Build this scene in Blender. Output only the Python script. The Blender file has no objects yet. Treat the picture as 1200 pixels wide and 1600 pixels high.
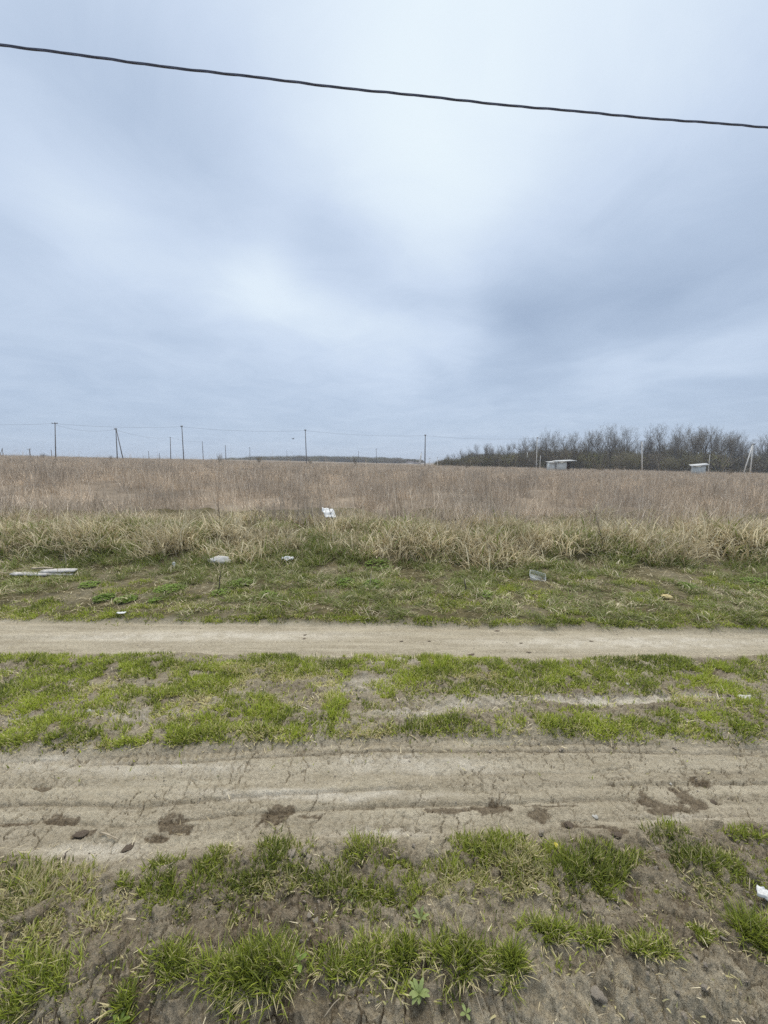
import bpy, math, random
import numpy as np
from mathutils import Vector, Matrix

random.seed(7)
RNG = np.random.default_rng(11)
R = math.radians
scn = bpy.context.scene
C = scn.collection

# ------------------------------------------------------------------ camera
EYE = 1.6
PITCH = R(7.3)
FPX = 610.0                       # focal length in pixels of a 1200 x 1600 frame
cam_d = bpy.data.cameras.new('camera')
cam = bpy.data.objects.new('camera', cam_d)
C.objects.link(cam)
cam.location = (0, 0, EYE)
cam.rotation_euler = (R(90) - PITCH, 0, 0)
cam_d.sensor_fit = 'VERTICAL'
cam_d.sensor_height = 36.0
cam_d.lens = 36.0 * FPX / 1600.0
cam_d.clip_start = 0.05
cam_d.clip_end = 5000
scn.camera = cam

# ------------------------------------------------------------------ view
scn.view_settings.view_transform = 'Standard'
scn.view_settings.look = 'None'
scn.view_settings.gamma = 1.0
scn.view_settings.use_curve_mapping = False
EXPO = 0.8                        # the phone exposed for the ground
scn.view_settings.exposure = EXPO
scn.cycles.use_denoising = False
scn.cycles.max_bounces = 5
scn.cycles.diffuse_bounces = 2
scn.cycles.transparent_max_bounces = 8
scn.cycles.use_adaptive_sampling = False
scn.render.film_transparent = False

# ------------------------------------------------------------------ sun
SUN_EL, SUN_AZ = R(67), R(12)     # ahead of the camera, a little to the right, behind thick cloud
sun_d = bpy.data.lights.new('sun', 'SUN')
sun_d.energy = 1.5
sun_d.angle = R(40)
sun_d.color = (1.0, 0.92, 0.80)
sun = bpy.data.objects.new('sun', sun_d)
C.objects.link(sun)
sv = Vector((math.sin(SUN_AZ) * math.cos(SUN_EL), math.cos(SUN_AZ) * math.cos(SUN_EL), math.sin(SUN_EL)))
sun.rotation_euler = sv.to_track_quat('Z', 'Y').to_euler()


def ray(px, py):
    """direction through a photo pixel"""
    a, b = (px - 600.0) / FPX, -(py - 800.0) / FPX
    return Vector((a, math.cos(PITCH) + b * math.sin(PITCH), -math.sin(PITCH) + b * math.cos(PITCH)))


def azel(px, py):
    d = ray(px, py).normalized()
    return math.atan2(d.x, d.y), math.asin(d.z)


# ------------------------------------------------------------------ sky
def s2l(c):
    return tuple((v / 255 / 12.92) if v / 255 <= 0.04045 else ((v / 255 + 0.055) / 1.055) ** 2.4 for v in c)


def build_world():
    w = bpy.data.worlds.new('World')
    scn.world = w
    w.use_nodes = True
    nt = w.node_tree
    nt.nodes.clear()
    N, L = nt.nodes.new, nt.links.new

    def put(sock, v):
        if hasattr(v, 'is_linked') or hasattr(v, 'links'):
            L(v, sock)
        else:
            sock.default_value = v

    def M(op, a, b=None, c=None, clamp=False):
        n = N('ShaderNodeMath')
        n.operation = op
        n.use_clamp = clamp
        put(n.inputs[0], a)
        if b is not None:
            put(n.inputs[1], b)
        if c is not None:
            put(n.inputs[2], c)
        return n.outputs[0]

    tc = N('ShaderNodeTexCoord')
    sep = N('ShaderNodeSeparateXYZ')
    L(tc.outputs['Generated'], sep.inputs[0])
    X, Y, Z = sep.outputs
    zc = M('MAXIMUM', Z, 0.0)
    zp = M('ADD', zc, 0.12)
    cv = N('ShaderNodeCombineXYZ')
    L(M('DIVIDE', X, zp), cv.inputs[0])
    L(M('DIVIDE', Y, zp), cv.inputs[1])

    def noise(scale, detail, rough, off, dist=0.0):
        mp = N('ShaderNodeMapping')
        mp.inputs['Location'].default_value = off
        L(cv.outputs[0], mp.inputs['Vector'])
        n = N('ShaderNodeTexNoise')
        n.inputs['Scale'].default_value = scale
        n.inputs['Detail'].default_value = detail
        n.inputs['Roughness'].default_value = rough
        n.inputs['Distortion'].default_value = dist
        L(mp.outputs[0], n.inputs['Vector'])
        return M('SUBTRACT', n.outputs['Fac'], 0.5)

    n1 = noise(0.7, 3, 0.5, (3.1, 0.4, 0), 0.3)
    n2 = noise(0.9, 3, 0.5, (-5.7, 8.2, 1.0), 0.3)
    n3 = noise(1.5, 4, 0.5, (12.0, -3.0, 2.0), 0.6)
    az = M('ADD', M('ARCTAN2', X, Y), M('MULTIPLY', n1, 0.24))
    el = M('ADD', M('ARCSINE', Z), M('MULTIPLY', n2, 0.16))

    def cloud(p0, p1, wid, amp, power=2.0):
        """soft cloud streak between two directions of the sky"""
        a0, e0 = azel(*p0)
        a1, e1 = azel(*p1)
        da, de = a1 - a0, e1 - e0
        l2 = max(da * da + de * de, 1e-6)
        u, v = M('SUBTRACT', az, a0), M('SUBTRACT', el, e0)
        t = M('DIVIDE', M('ADD', M('MULTIPLY', u, da), M('MULTIPLY', v, de)), l2, clamp=True)
        du = M('SUBTRACT', u, M('MULTIPLY', t, da))
        dv = M('SUBTRACT', v, M('MULTIPLY', t, de))
        d2 = M('ADD', M('MULTIPLY', du, du), M('MULTIPLY', dv, dv))
        g = M('POWER', 2.718, M('MULTIPLY', d2, -1.0 / (wid * wid)))
        return M('MULTIPLY', g, amp)

    terms = [
        cloud((720, -200), (670, 150), 0.44, 0.24),
        cloud((640, 180), (690, 280), 0.19, 0.13),
        cloud((1000, -120), (960, 40), 0.24, 0.10),
        cloud((30, 170), (110, 250), 0.12, 0.10),
        cloud((120, 330), (420, 430), 0.12, 0.12),
        cloud((420, 440), (720, 555), 0.085, 0.13),
        cloud((930, 570), (1200, 520), 0.065, 0.13),
        cloud((150, 180), (360, 280), 0.12, -0.12),
        cloud((500, 370), (770, 500), 0.095, -0.18),
        cloud((790, 505), (1000, 490), 0.075, -0.11),
        cloud((850, 490), (1200, 430), 0.11, -0.12),
        cloud((900, 350), (1200, 320), 0.13, -0.09),
        cloud((690, 600), (900, 580), 0.055, -0.10),
        cloud((1080, 600), (1250, 610), 0.05, -0.10),
        cloud((-60, 60), (160, 120), 0.14, -0.06),
        cloud((-200, 640), (1400, 640), 0.14, -0.06),
    ]
    n4 = noise(2.6, 6, 0.62, (4.0, 21.0, 5.0), 0.9)
    tot = M('ADD', M('ADD', M('MULTIPLY', n3, 0.16), M('MULTIPLY', n4, 0.18)), 0.475)
    # thinner cloud overhead than near the horizon
    tot = M('ADD', tot, M('MULTIPLY', M('MULTIPLY', zc, zc), 0.22))
    for t in terms:
        tot = M('ADD', tot, t)
    cr = N('ShaderNodeValToRGB')
    cr.color_ramp.interpolation = 'LINEAR'
    el_ = cr.color_ramp.elements
    stops = [(0.0, (144, 160, 189)), (0.25, (163, 181, 206)), (0.42, (182, 199, 222)), (0.60, (204, 219, 239)),
             (0.80, (225, 238, 250)), (1.0, (237, 249, 254))]
    el_[0].position, el_[0].color = stops[0][0], s2l(stops[0][1]) + (1,)
    el_[1].position, el_[1].color = stops[-1][0], s2l(stops[-1][1]) + (1,)
    for p, c in stops[1:-1]:
        e = el_.new(p)
        e.color = s2l(c) + (1,)
    L(tot, cr.inputs[0])
    sky = N('ShaderNodeTexSky')
    sky.sky_type = 'NISHITA'
    sky.sun_disc = False
    sky.sun_elevation = SUN_EL
    sky.sun_rotation = SUN_AZ
    STR = 0.1
    sc_ = N('ShaderNodeVectorMath')
    sc_.operation = 'SCALE'
    L(cr.outputs[0], sc_.inputs[0])
    L(M('MULTIPLY', M('ADD', 1.0, M('MULTIPLY', M('SMOOTH_MIN', M('MULTIPLY', M('MAXIMUM', M('SUBTRACT', zc, 0.72), 0.0), 3.6), 1.0, 0.1), 0.6)), 2 ** -EXPO / STR), sc_.inputs['Scale'])  # sky above the view made brighter to light the ground
    mx = N('ShaderNodeMix')
    mx.data_type = 'RGBA'
    mx.inputs['Factor'].default_value = 0.95      # how much of the clear sky the cloud covers
    L(sky.outputs[0], mx.inputs['A'])
    L(sc_.outputs[0], mx.inputs['B'])
    bg = N('ShaderNodeBackground')
    bg.inputs['Strength'].default_value = STR
    L(mx.outputs['Result'], bg.inputs['Color'])
    out = N('ShaderNodeOutputWorld')
    L(bg.outputs[0], out.inputs['Surface'])


build_world()


# ------------------------------------------------------------------ helpers
def tag(o, label=None, cat=None, group=None, kind=None):
    if label:
        o['label'] = label
    if cat:
        o['category'] = cat
    if group:
        o['group'] = group
    if kind:
        o['kind'] = kind
    return o


def empty(name, loc=(0, 0, 0), rz=0.0):
    o = bpy.data.objects.new(name, None)
    o.empty_display_size = 0.1
    o.location = loc
    o.rotation_euler = (0, 0, rz)
    C.objects.link(o)
    return o


def link(name, me, parent=None, loc=None, mat=None):
    o = bpy.data.objects.new(name, me)
    if mat is not None:
        me.materials.clear()
        me.materials.append(mat)
    C.objects.link(o)
    if parent is not None:
        o.parent = parent
    if loc is not None:
        o.location = loc
    return o


def mesh_np(name, V, faces, attr=None, smooth=False):
    """V (n,3); faces: list of int arrays (k,3) or (k,4); attr: name -> (n,4) point colours"""
    me = bpy.data.meshes.new(name)
    V = np.asarray(V, dtype=np.float32)
    me.vertices.add(len(V))
    me.vertices.foreach_set('co', V.ravel())
    idx, starts, s = [], [], 0
    for f in faces:
        f = np.asarray(f, dtype=np.int32)
        if len(f) == 0:
            continue
        k = f.shape[1]
        idx.append(f.ravel())
        starts.append(s + k * np.arange(len(f), dtype=np.int32))
        s += k * len(f)
    idx = np.concatenate(idx)
    starts = np.concatenate(starts)
    me.loops.add(len(idx))
    me.loops.foreach_set('vertex_index', idx)
    me.polygons.add(len(starts))
    me.polygons.foreach_set('loop_start', starts)
    if smooth:
        me.polygons.foreach_set('use_smooth', np.ones(len(starts), dtype=bool))
    me.update(calc_edges=True)
    for an, av in (attr or {}).items():
        a = me.attributes.new(an, 'FLOAT_COLOR', 'POINT')
        a.data.foreach_set('color', np.asarray(av, dtype=np.float32).ravel())
    return me


def _hash(ix, iy, seed):
    h = (ix.astype(np.int64) * 374761393 + iy.astype(np.int64) * 668265263 + seed * 1442695041) & 0xFFFFFFFF
    h = ((h ^ (h >> 13)) * 1274126177) & 0xFFFFFFFF
    h = (h ^ (h >> 16)) & 0xFFFFFFFF
    return h.astype(np.float64) / 4294967295.0


def vn(x, y, seed=0):
    x = np.asarray(x, float)
    y = np.asarray(y, float)
    ix, iy = np.floor(x), np.floor(y)
    fx, fy = x - ix, y - iy
    fx = fx * fx * (3 - 2 * fx)
    fy = fy * fy * (3 - 2 * fy)
    a, b = _hash(ix, iy, seed), _hash(ix + 1, iy, seed)
    c, d = _hash(ix, iy + 1, seed), _hash(ix + 1, iy + 1, seed)
    return (a + (b - a) * fx) * (1 - fy) + (c + (d - c) * fx) * fy


def fbm(x, y, seed=0, oct=4, rough=0.5):
    s, a, t = 0.0, 1.0, 0.0
    for o in range(oct):
        s = s + a * (vn(x, y, seed + o * 17) - 0.5)
        t += a
        a *= rough
        x = x * 2.03 + 5.1
        y = y * 2.03 - 3.7
    return s / t * 2


def voro(x, y, seed=0):
    """distance difference to the two nearest jittered cell points, and a random per cell"""
    ix, iy = np.floor(x), np.floor(y)
    d1 = np.full(x.shape, 9.0)
    d2 = np.full(x.shape, 9.0)
    cid = np.zeros(x.shape)
    for dx in (-1, 0, 1):
        for dy in (-1, 0, 1):
            cx, cy = ix + dx, iy + dy
            px_ = cx + 0.1 + 0.8 * _hash(cx, cy, seed)
            py_ = cy + 0.1 + 0.8 * _hash(cx, cy, seed + 91)
            d = np.hypot(x - px_, y - py_)
            near = d < d1
            d2 = np.where(near, d1, np.minimum(d2, d))
            cid = np.where(near, _hash(cx, cy, seed + 55), cid)
            d1 = np.where(near, d, d1)
    return d2 - d1, cid


def sm(e0, e1, x):
    t = np.clip((np.asarray(x, float) - e0) / (e1 - e0), 0, 1)
    return t * t * (3 - 2 * t)


# ------------------------------------------------------------------ ground shape
def G0(px, py, z=0.0):
    d = ray(px, py)
    t = (z - EYE) / d.z
    return d.x * t, d.y * t


def edge(pts):
    xy = [G0(*p) for p in pts]
    xs, ys = zip(*xy)
    return np.array(xs), np.array(ys)


E_NB = edge([(-200, 1330), (0, 1330), (150, 1352), (330, 1322), (600, 1306), (900, 1292), (1200, 1282), (1400, 1275)])   # near wheel track, near edge
E_NT = edge([(-200, 1185), (0, 1178), (300, 1164), (600, 1150), (900, 1152), (1200, 1158), (1400, 1160)])   # near wheel track, far edge
E_FB = edge([(-200, 1020), (0, 1021), (250, 1020), (600, 1026), (900, 1029), (1200, 1024), (1400, 1022)])   # far wheel track, near edge
E_FT = edge([(-200, 966), (0, 968), (300, 972), (600, 974), (900, 982), (1200, 985), (1400, 986)])       # far wheel track, far edge


def eint(E, x):
    return np.interp(x, E[0], E[1])


def zones(x, y):
    w = 0.045 * fbm(x * 2.3, y * 2.3, 5, 3) + 0.02 * fbm(x * 9, y * 9, 6, 2)
    yy = y + w
    nb, ntp, fb, ft = eint(E_NB, x), eint(E_NT, x), eint(E_FB, x), eint(E_FT, x)
    near = sm(nb - 0.07, nb + 0.07, yy) * (1 - sm(ntp - 0.06, ntp + 0.09, yy))
    far = sm(fb - 0.06, fb + 0.06, yy) * (1 - sm(ft - 0.05, ft + 0.08, yy))
    ridge = sm(ntp - 0.06, ntp + 0.10, yy) * (1 - sm(fb - 0.10, fb + 0.06, yy))
    front = 1 - sm(nb - 0.09, nb + 0.07, yy)
    verge = sm(ft - 0.05, ft + 0.12, yy)
    return near, far, ridge, front, verge


def H(x, y):
    """ground height"""
    x = np.asarray(x, float)
    y = np.asarray(y, float)
    near, far, ridge, front, verge = zones(x, y)
    z = -0.032 * near - 0.024 * far
    z = z + ridge * (0.015 + 0.030 * fbm(x * 2.2, y * 3.0, 21, 3) + 0.012 * fbm(x * 9, y * 9, 22, 2))
    z = z + front * (0.01 + 0.035 * fbm(x * 3.1, y * 3.1, 23, 3))
    z = z - 0.10 * (1 - sm(0.75, 1.12, y + 0.05 * x * 0.4 + 0.03 * fbm(x * 3, y * 3, 24, 2)))   # bank of the next rut in the foreground
    # tyre grooves that run along the near track
    v = y - 0.5 * (eint(E_NB, x) + eint(E_NT, x)) + 0.012 * fbm(x * 0.9, y * 0.2, 33, 2)
    z = z + near * 0.010 * (vn(x * 0.25, v * 24, 31) - 0.5) * 2
    z = z + far * 0.008 * (vn(x * 0.25, y * 14, 32) - 0.5) * 2
    # verge, bank and hummocks
    bl = 5.95 + 0.25 * fbm(x * 0.5, y * 0.1, 41, 2)
    z = z + verge * (0.02 + 0.02 * fbm(x * 1.8, y * 1.8, 42, 3))
    z = z + (0.22 + 0.22 * fbm(x * 0.8, y * 0.8, 43, 3)) * sm(bl - 0.35, bl + 0.75, y)
    z = z + 0.05 * fbm(x * 0.35, y * 0.35, 44, 3) * sm(7, 14, y)
    # the lie of the land: rises to the left, falls to the right
    z = z + sm(6, 18, y) * (-0.0235 * np.clip(x, -130, 130)) + 0.2 * sm(20, 110, y)
    return z


def G(px, py):
    """where the ray of a photo pixel meets the ground"""
    x, y = G0(px, py)
    for _ in range(8):
        z = float(H(x, y))
        x, y = G0(px, py, z)
    return Vector((x, y, float(H(x, y))))


def AT(px, py, depth):
    d = ray(px, py)
    t = depth / d.y
    return Vector((d.x * t, depth, EYE + d.z * t))


def onground(x, y):
    return Vector((x, y, float(H(x, y))))


# ------------------------------------------------------------------ materials
def new_mat(name):
    m = bpy.data.materials.new(name)
    m.use_nodes = True
    nt = m.node_tree
    nt.nodes.clear()
    out = nt.nodes.new('ShaderNodeOutputMaterial')
    return m, nt, out


def mixrgb(nt, fac, a, b, blend='MIX'):
    n = nt.nodes.new('ShaderNodeMix')
    n.data_type = 'RGBA'
    n.blend_type = blend
    for sock, v in ((n.inputs['Factor'], fac), (n.inputs['A'], a), (n.inputs['B'], b)):
        if isinstance(v, (int, float)):
            sock.default_value = v
        elif isinstance(v, tuple):
            sock.default_value = v if len(v) == 4 else v + (1,)
        else:
            nt.links.new(v, sock)
    return n.outputs['Result']


def ramp(nt, src, p0, p1, a=0.0, b=1.0):
    n = nt.nodes.new('ShaderNodeMapRange')
    n.inputs['From Min'].default_value = p0
    n.inputs['From Max'].default_value = p1
    n.inputs['To Min'].default_value = a
    n.inputs['To Max'].default_value = b
    nt.links.new(src, n.inputs['Value'])
    return n.outputs[0]


def nz(nt, scale, detail=4, rough=0.55, vec=None, stretch=None):
    tc = nt.nodes.new('ShaderNodeTexCoord')
    v = tc.outputs['Object']
    if stretch:
        mp = nt.nodes.new('ShaderNodeMapping')
        mp.inputs['Scale'].default_value = stretch
        nt.links.new(v, mp.inputs['Vector'])
        v = mp.outputs[0]
    n = nt.nodes.new('ShaderNodeTexNoise')
    n.inputs['Scale'].default_value = scale
    n.inputs['Detail'].default_value = detail
    n.inputs['Roughness'].default_value = rough
    nt.links.new(v, n.inputs['Vector'])
    return n.outputs['Fac']


def plain(name, col, rough=0.9, var=0.25, scale=8.0, bump=0.0, bscale=40.0, metallic=0.0, spec=0.3, dark=None):
    m, nt, out = new_mat(name)
    b = nt.nodes.new('ShaderNodeBsdfPrincipled')
    b.inputs['Roughness'].default_value = rough
    b.inputs['Metallic'].default_value = metallic
    b.inputs['Specular IOR Level'].default_value = spec
    dk = dark or tuple(c * (1 - var) for c in col)
    lt = tuple(min(1, c * (1 + var)) for c in col)
    f = ramp(nt, nz(nt, scale, 5, 0.6), 0.3, 0.7)
    nt.links.new(mixrgb(nt, f, dk, lt), b.inputs['Base Color'])
    if bump:
        bp = nt.nodes.new('ShaderNodeBump')
        bp.inputs['Strength'].default_value = bump
        bp.inputs['Distance'].default_value = 0.01
        nt.links.new(nz(nt, bscale, 4, 0.6), bp.inputs['Height'])
        nt.links.new(bp.outputs[0], b.inputs['Normal'])
    nt.links.new(b.outputs[0], out.inputs['Surface'])
    return m


def blade_mat(name, dark, light, dry, trans=0.3, tipc=None, objvar=0.35, patch=0.0):
    """leaf blades: attribute bl = (random, along, dryness)"""
    m, nt, out = new_mat(name)
    at = nt.nodes.new('ShaderNodeAttribute')
    at.attribute_name = 'bl'
    sep = nt.nodes.new('ShaderNodeSeparateColor')
    nt.links.new(at.outputs['Color'], sep.inputs[0])
    c = mixrgb(nt, sep.outputs[0], dark, light)
    if tipc:
        c = mixrgb(nt, ramp(nt, sep.outputs[1], 0.55, 1.0, 0, 0.7), c, tipc)
    c = mixrgb(nt, sep.outputs[2], c, dry)
    oi = nt.nodes.new('ShaderNodeObjectInfo')
    hv = nt.nodes.new('ShaderNodeHueSaturation')
    nt.links.new(ramp(nt, oi.outputs['Random'], 0, 1, 1 - objvar, 1 + objvar), hv.inputs['Value'])
    nt.links.new(c, hv.inputs['Color'])
    if patch:
        ge = nt.nodes.new('ShaderNodeNewGeometry')
        pn = nt.nodes.new('ShaderNodeTexNoise')
        pn.inputs['Scale'].default_value = patch
        pn.inputs['Detail'].default_value = 3
        nt.links.new(ge.outputs['Position'], pn.inputs['Vector'])
        hv2 = nt.nodes.new('ShaderNodeHueSaturation')
        nt.links.new(ramp(nt, pn.outputs['Fac'], 0.34, 0.66, 0.62, 1.22), hv2.inputs['Value'])
        nt.links.new(ramp(nt, pn.outputs['Fac'], 0.32, 0.68, 0.85, 1.15), hv2.inputs['Saturation'])
        nt.links.new(hv.outputs[0], hv2.inputs['Color'])
        hv = hv2
    d = nt.nodes.new('ShaderNodeBsdfPrincipled')
    d.inputs['Roughness'].default_value = 0.62
    d.inputs['Specular IOR Level'].default_value = 0.25
    t = nt.nodes.new('ShaderNodeBsdfTranslucent')
    nt.links.new(hv.outputs[0], d.inputs['Base Color'])
    nt.links.new(hv.outputs[0], t.inputs['Color'])
    mx = nt.nodes.new('ShaderNodeMixShader')
    mx.inputs[0].default_value = trans
    nt.links.new(d.outputs[0], mx.inputs[1])
    nt.links.new(t.outputs[0], mx.inputs[2])
    nt.links.new(mx.outputs[0], out.inputs['Surface'])
    return m


def ground_mat():
    m, nt, out = new_mat('ground_soil')
    b = nt.nodes.new('ShaderNodeBsdfPrincipled')
    b.inputs['Specular IOR Level'].default_value = 0.2
    at = nt.nodes.new('ShaderNodeAttribute')
    at.attribute_name = 'soil'
    sep = nt.nodes.new('ShaderNodeSeparateColor')
    nt.links.new(at.outputs['Color'], sep.inputs[0])
    wet_shade, pale, veg = sep.outputs
    fine = nz(nt, 55, 6, 0.65)
    mid = nz(nt, 9, 5, 0.6)
    streak = nz(nt, 5, 5, 0.6, stretch=(0.25, 3.0, 1))
    dry = mixrgb(nt, ramp(nt, fine, 0.35, 0.68), (0.320, 0.270, 0.188), (0.545, 0.472, 0.342))
    dry = mixrgb(nt, ramp(nt, mid, 0.38, 0.66, 0, 0.5), dry, (0.33, 0.276, 0.180))
    dry = mixrgb(nt, ramp(nt, streak, 0.42, 0.68, 0, 0.5), dry, (0.64, 0.565, 0.415))
    moist_shade = mixrgb(nt, ramp(nt, fine, 0.33, 0.7), (0.085, 0.062, 0.037), (0.235, 0.180, 0.112))
    crust_sheen = mixrgb(nt, ramp(nt, fine, 0.3, 0.7), (0.58, 0.52, 0.41), (0.78, 0.71, 0.58))
    mossy = mixrgb(nt, ramp(nt, mid, 0.35, 0.65), (0.060, 0.052, 0.018), (0.150, 0.122, 0.054))
    c = mixrgb(nt, veg, dry, mossy)
    c = mixrgb(nt, pale, c, crust_sheen)  # pale mask also holds painted sky light on the old rut edge
    c = mixrgb(nt, wet_shade, c, moist_shade)  # damp soil, plus shade painted into the cracks
    nt.links.new(c, b.inputs['Base Color'])
    nt.links.new(ramp(nt, wet_shade, 0, 1, 0.95, 0.7), b.inputs['Roughness'])
    grit = nz(nt, 160, 3, 0.7)
    c = mixrgb(nt, ramp(nt, grit, 0.58, 0.72, 0, 0.45), c, (0.62, 0.55, 0.43))
    c = mixrgb(nt, ramp(nt, grit, 0.42, 0.30, 0, 0.3), c, (0.09, 0.068, 0.045))
    nt.links.new(c, b.inputs['Base Color'])
    b0 = nt.nodes.new('ShaderNodeBump')
    b0.inputs['Strength'].default_value = 1.0
    b0.inputs['Distance'].default_value = 0.014
    nt.links.new(nz(nt, 34, 5, 0.7), b0.inputs['Height'])
    bp = nt.nodes.new('ShaderNodeBump')
    bp.inputs['Strength'].default_value = 1.0
    bp.inputs['Distance'].default_value = 0.012
    nt.links.new(nz(nt, 110, 4, 0.7), bp.inputs['Height'])
    nt.links.new(b0.outputs[0], bp.inputs['Normal'])
    nt.links.new(bp.outputs[0], b.inputs['Normal'])
    nt.links.new(b.outputs[0], out.inputs['Surface'])
    return m


MAT = {}
MAT['ground'] = ground_mat()
MAT['field'] = plain('field_soil', (0.22, 0.175, 0.125), 0.95, 0.4, 0.5, 0.4, 6)
MAT['grass'] = blade_mat('green_grass', (0.075, 0.112, 0.009), (0.46, 0.53, 0.060), (0.72, 0.62, 0.36), 0.35, objvar=0.12)
MAT['dry_grass'] = blade_mat('straw_grass', (0.30, 0.235, 0.120), (0.92, 0.81, 0.56), (0.16, 0.215, 0.026), 0.35, objvar=0.22)
MAT['weed'] = blade_mat('dead_weed', (0.38, 0.298, 0.215), (0.94, 0.80, 0.63), (0.13, 0.095, 0.068), 0.2, objvar=0.30, patch=0.55)
MAT['clover'] = blade_mat('clover_leaf', (0.13, 0.20, 0.03), (0.27, 0.37, 0.07), (0.35, 0.33, 0.15), 0.35, objvar=0.12)
MAT['twig'] = blade_mat('tree_twig', (0.115, 0.098, 0.074), (0.23, 0.195, 0.150), (0.22, 0.21, 0.09), 0.1, objvar=0.18)
MAT['shrub'] = blade_mat('shrub_twig', (0.125, 0.100, 0.068), (0.26, 0.21, 0.145), (0.25, 0.235, 0.085), 0.1, objvar=0.3)
MAT['bark'] = plain('tree_bark', (0.135, 0.118, 0.098), 0.95, 0.3, 3)
MAT['concrete'] = plain('pole_concrete', (0.74, 0.71, 0.65), 0.9, 0.15, 3)
MAT['concrete_grey'] = plain('weathered_pole', (0.20, 0.19, 0.185), 0.9, 0.2, 3)
MAT['metal_dark'] = plain('dark_metal', (0.06, 0.06, 0.062), 0.6, 0.2, 10, metallic=0.3)
MAT['ceramic'] = plain('insulator', (0.35, 0.33, 0.31), 0.4, 0.1, 10)
MAT['cable'] = plain('cable_sheath', (0.085, 0.090, 0.125), 0.45, 0.25, 30)
MAT['wire'] = plain('wire', (0.16, 0.165, 0.18), 0.6, 0.1, 3)
MAT['white'] = plain('white_plastic', (0.66, 0.66, 0.64), 0.55, 0.20, 22, 0.3, 60, spec=0.4)
MAT['foam'] = plain('grey_white_lump', (0.55, 0.53, 0.49), 0.9, 0.2, 20, 0.6, 60)
MAT['yellow_foam'] = plain('yellow_foam', (0.70, 0.56, 0.27), 0.9, 0.15, 40, 0.5, 80)
MAT['plank'] = plain('weathered_board', (0.50, 0.47, 0.43), 0.9, 0.25, 14, 0.6, 50)
MAT['stick'] = plain('dry_stick', (0.40, 0.335, 0.24), 0.9, 0.25, 30)
MAT['stick_dark'] = plain('dark_stick', (0.09, 0.07, 0.055), 0.9, 0.25, 30)
MAT['clod'] = plain('damp_clod', (0.17, 0.130, 0.092), 0.95, 0.35, 40, 0.8, 90)
MAT['clod_dry'] = plain('dry_clod', (0.43, 0.365, 0.28), 0.95, 0.22, 40, 0.8, 90)
MAT['stone'] = plain('pale_stone', (0.58, 0.55, 0.48), 0.9, 0.2, 30, 0.6, 80)
MAT['yleaf'] = plain('yellow_leaf', (0.50, 0.42, 0.06), 0.7, 0.15, 60)
MAT['shed'] = plain('shed_sheet', (0.70, 0.70, 0.66), 0.7, 0.10, 1.5)
MAT['shed_grey'] = plain('shed_grey_sheet', (0.62, 0.65, 0.63), 0.7, 0.15, 1.5)
MAT['shed_roof'] = plain('shed_roof', (0.52, 0.52, 0.50), 0.6, 0.12, 2)
MAT['brick'] = plain('brown_boards', (0.085, 0.052, 0.045), 0.9, 0.3, 3)
MAT['bird'] = plain('bird_feathers', (0.02, 0.02, 0.022), 0.7, 0.2, 20)
MAT['house'] = plain('far_house_wall', (0.62, 0.60, 0.57), 0.9, 0.08, 0.5)
MAT['house_roof'] = plain('far_house_roof', (0.24, 0.20, 0.19), 0.9, 0.15, 0.5)


def film_mat():
    m, nt, out = new_mat('clear_film')
    b = nt.nodes.new('ShaderNodeBsdfPrincipled')
    b.inputs['Base Color'].default_value = (0.80, 0.84, 0.84, 1)
    b.inputs['Roughness'].default_value = 0.2
    tr = nt.nodes.new('ShaderNodeBsdfTransparent')
    mx = nt.nodes.new('ShaderNodeMixShader')
    nt.links.new(ramp(nt, nz(nt, 18, 3), 0.3, 0.7, 0.15, 0.5), mx.inputs[0])
    nt.links.new(tr.outputs[0], mx.inputs[1])
    nt.links.new(b.outputs[0], mx.inputs[2])
    nt.links.new(mx.outputs[0], out.inputs['Surface'])
    return m


MAT['film'] = film_mat()

# ------------------------------------------------------------------ ground mesh
# damp patches and pale crusts (ridge strip: painted sky light), (photo pixel, half sizes in pixels)
WET = [(95, 1279, 40, 7), (128, 1302, 18, 8), (262, 1282, 20, 12), (240, 1308, 22, 7), (270, 1292, 30, 9), (435, 1272, 22, 16), (480, 1278, 26, 5),
       (705, 1266, 42, 6), (770, 1262, 28, 12), (842, 1270, 22, 11), (888, 1290, 12, 8), (967, 1304, 18, 6), (1018, 1252, 14, 8), (1065, 1243, 18, 18),
       (1085, 1257, 20, 8), (1050, 1262, 40, 8), (1115, 1253, 8, 4), (1095, 1222, 14, 8), (1010, 1240, 6, 8), (930, 1296, 40, 4), (20, 1288, 40, 4),
       (60, 1232, 18, 4), (860, 1255, 50, 3),
       (980, 1398, 22, 26), (1070, 1420, 22, 16), (1050, 1350, 22, 12)]
PALE = [(900, 1100, 150, 7), (1050, 1096, 90, 6), (740, 1108, 70, 8), (1160, 1090, 30, 7), (690, 1098, 50, 6), (230, 1125, 90, 12),
        (40, 1125, 60, 12), (620, 1040, 40, 10), (200, 1200, 200, 10), (650, 1195, 160, 12), (500, 1240, 200, 8), (150, 1330, 110, 12),
        (1060, 1278, 60, 8), (600, 1300, 90, 10), (560, 1075, 60, 12), (1000, 1005, 250, 10), (300, 995, 250, 8), (640, 1120, 60, 8), (60, 1190, 80, 6)]


RIM = [(930, 1101, 140, 7), (1070, 1097, 70, 6), (760, 1108, 70, 7), (700, 1110, 40, 5)]      # sky light painted pale on the crust of an old rut on the ridge


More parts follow.
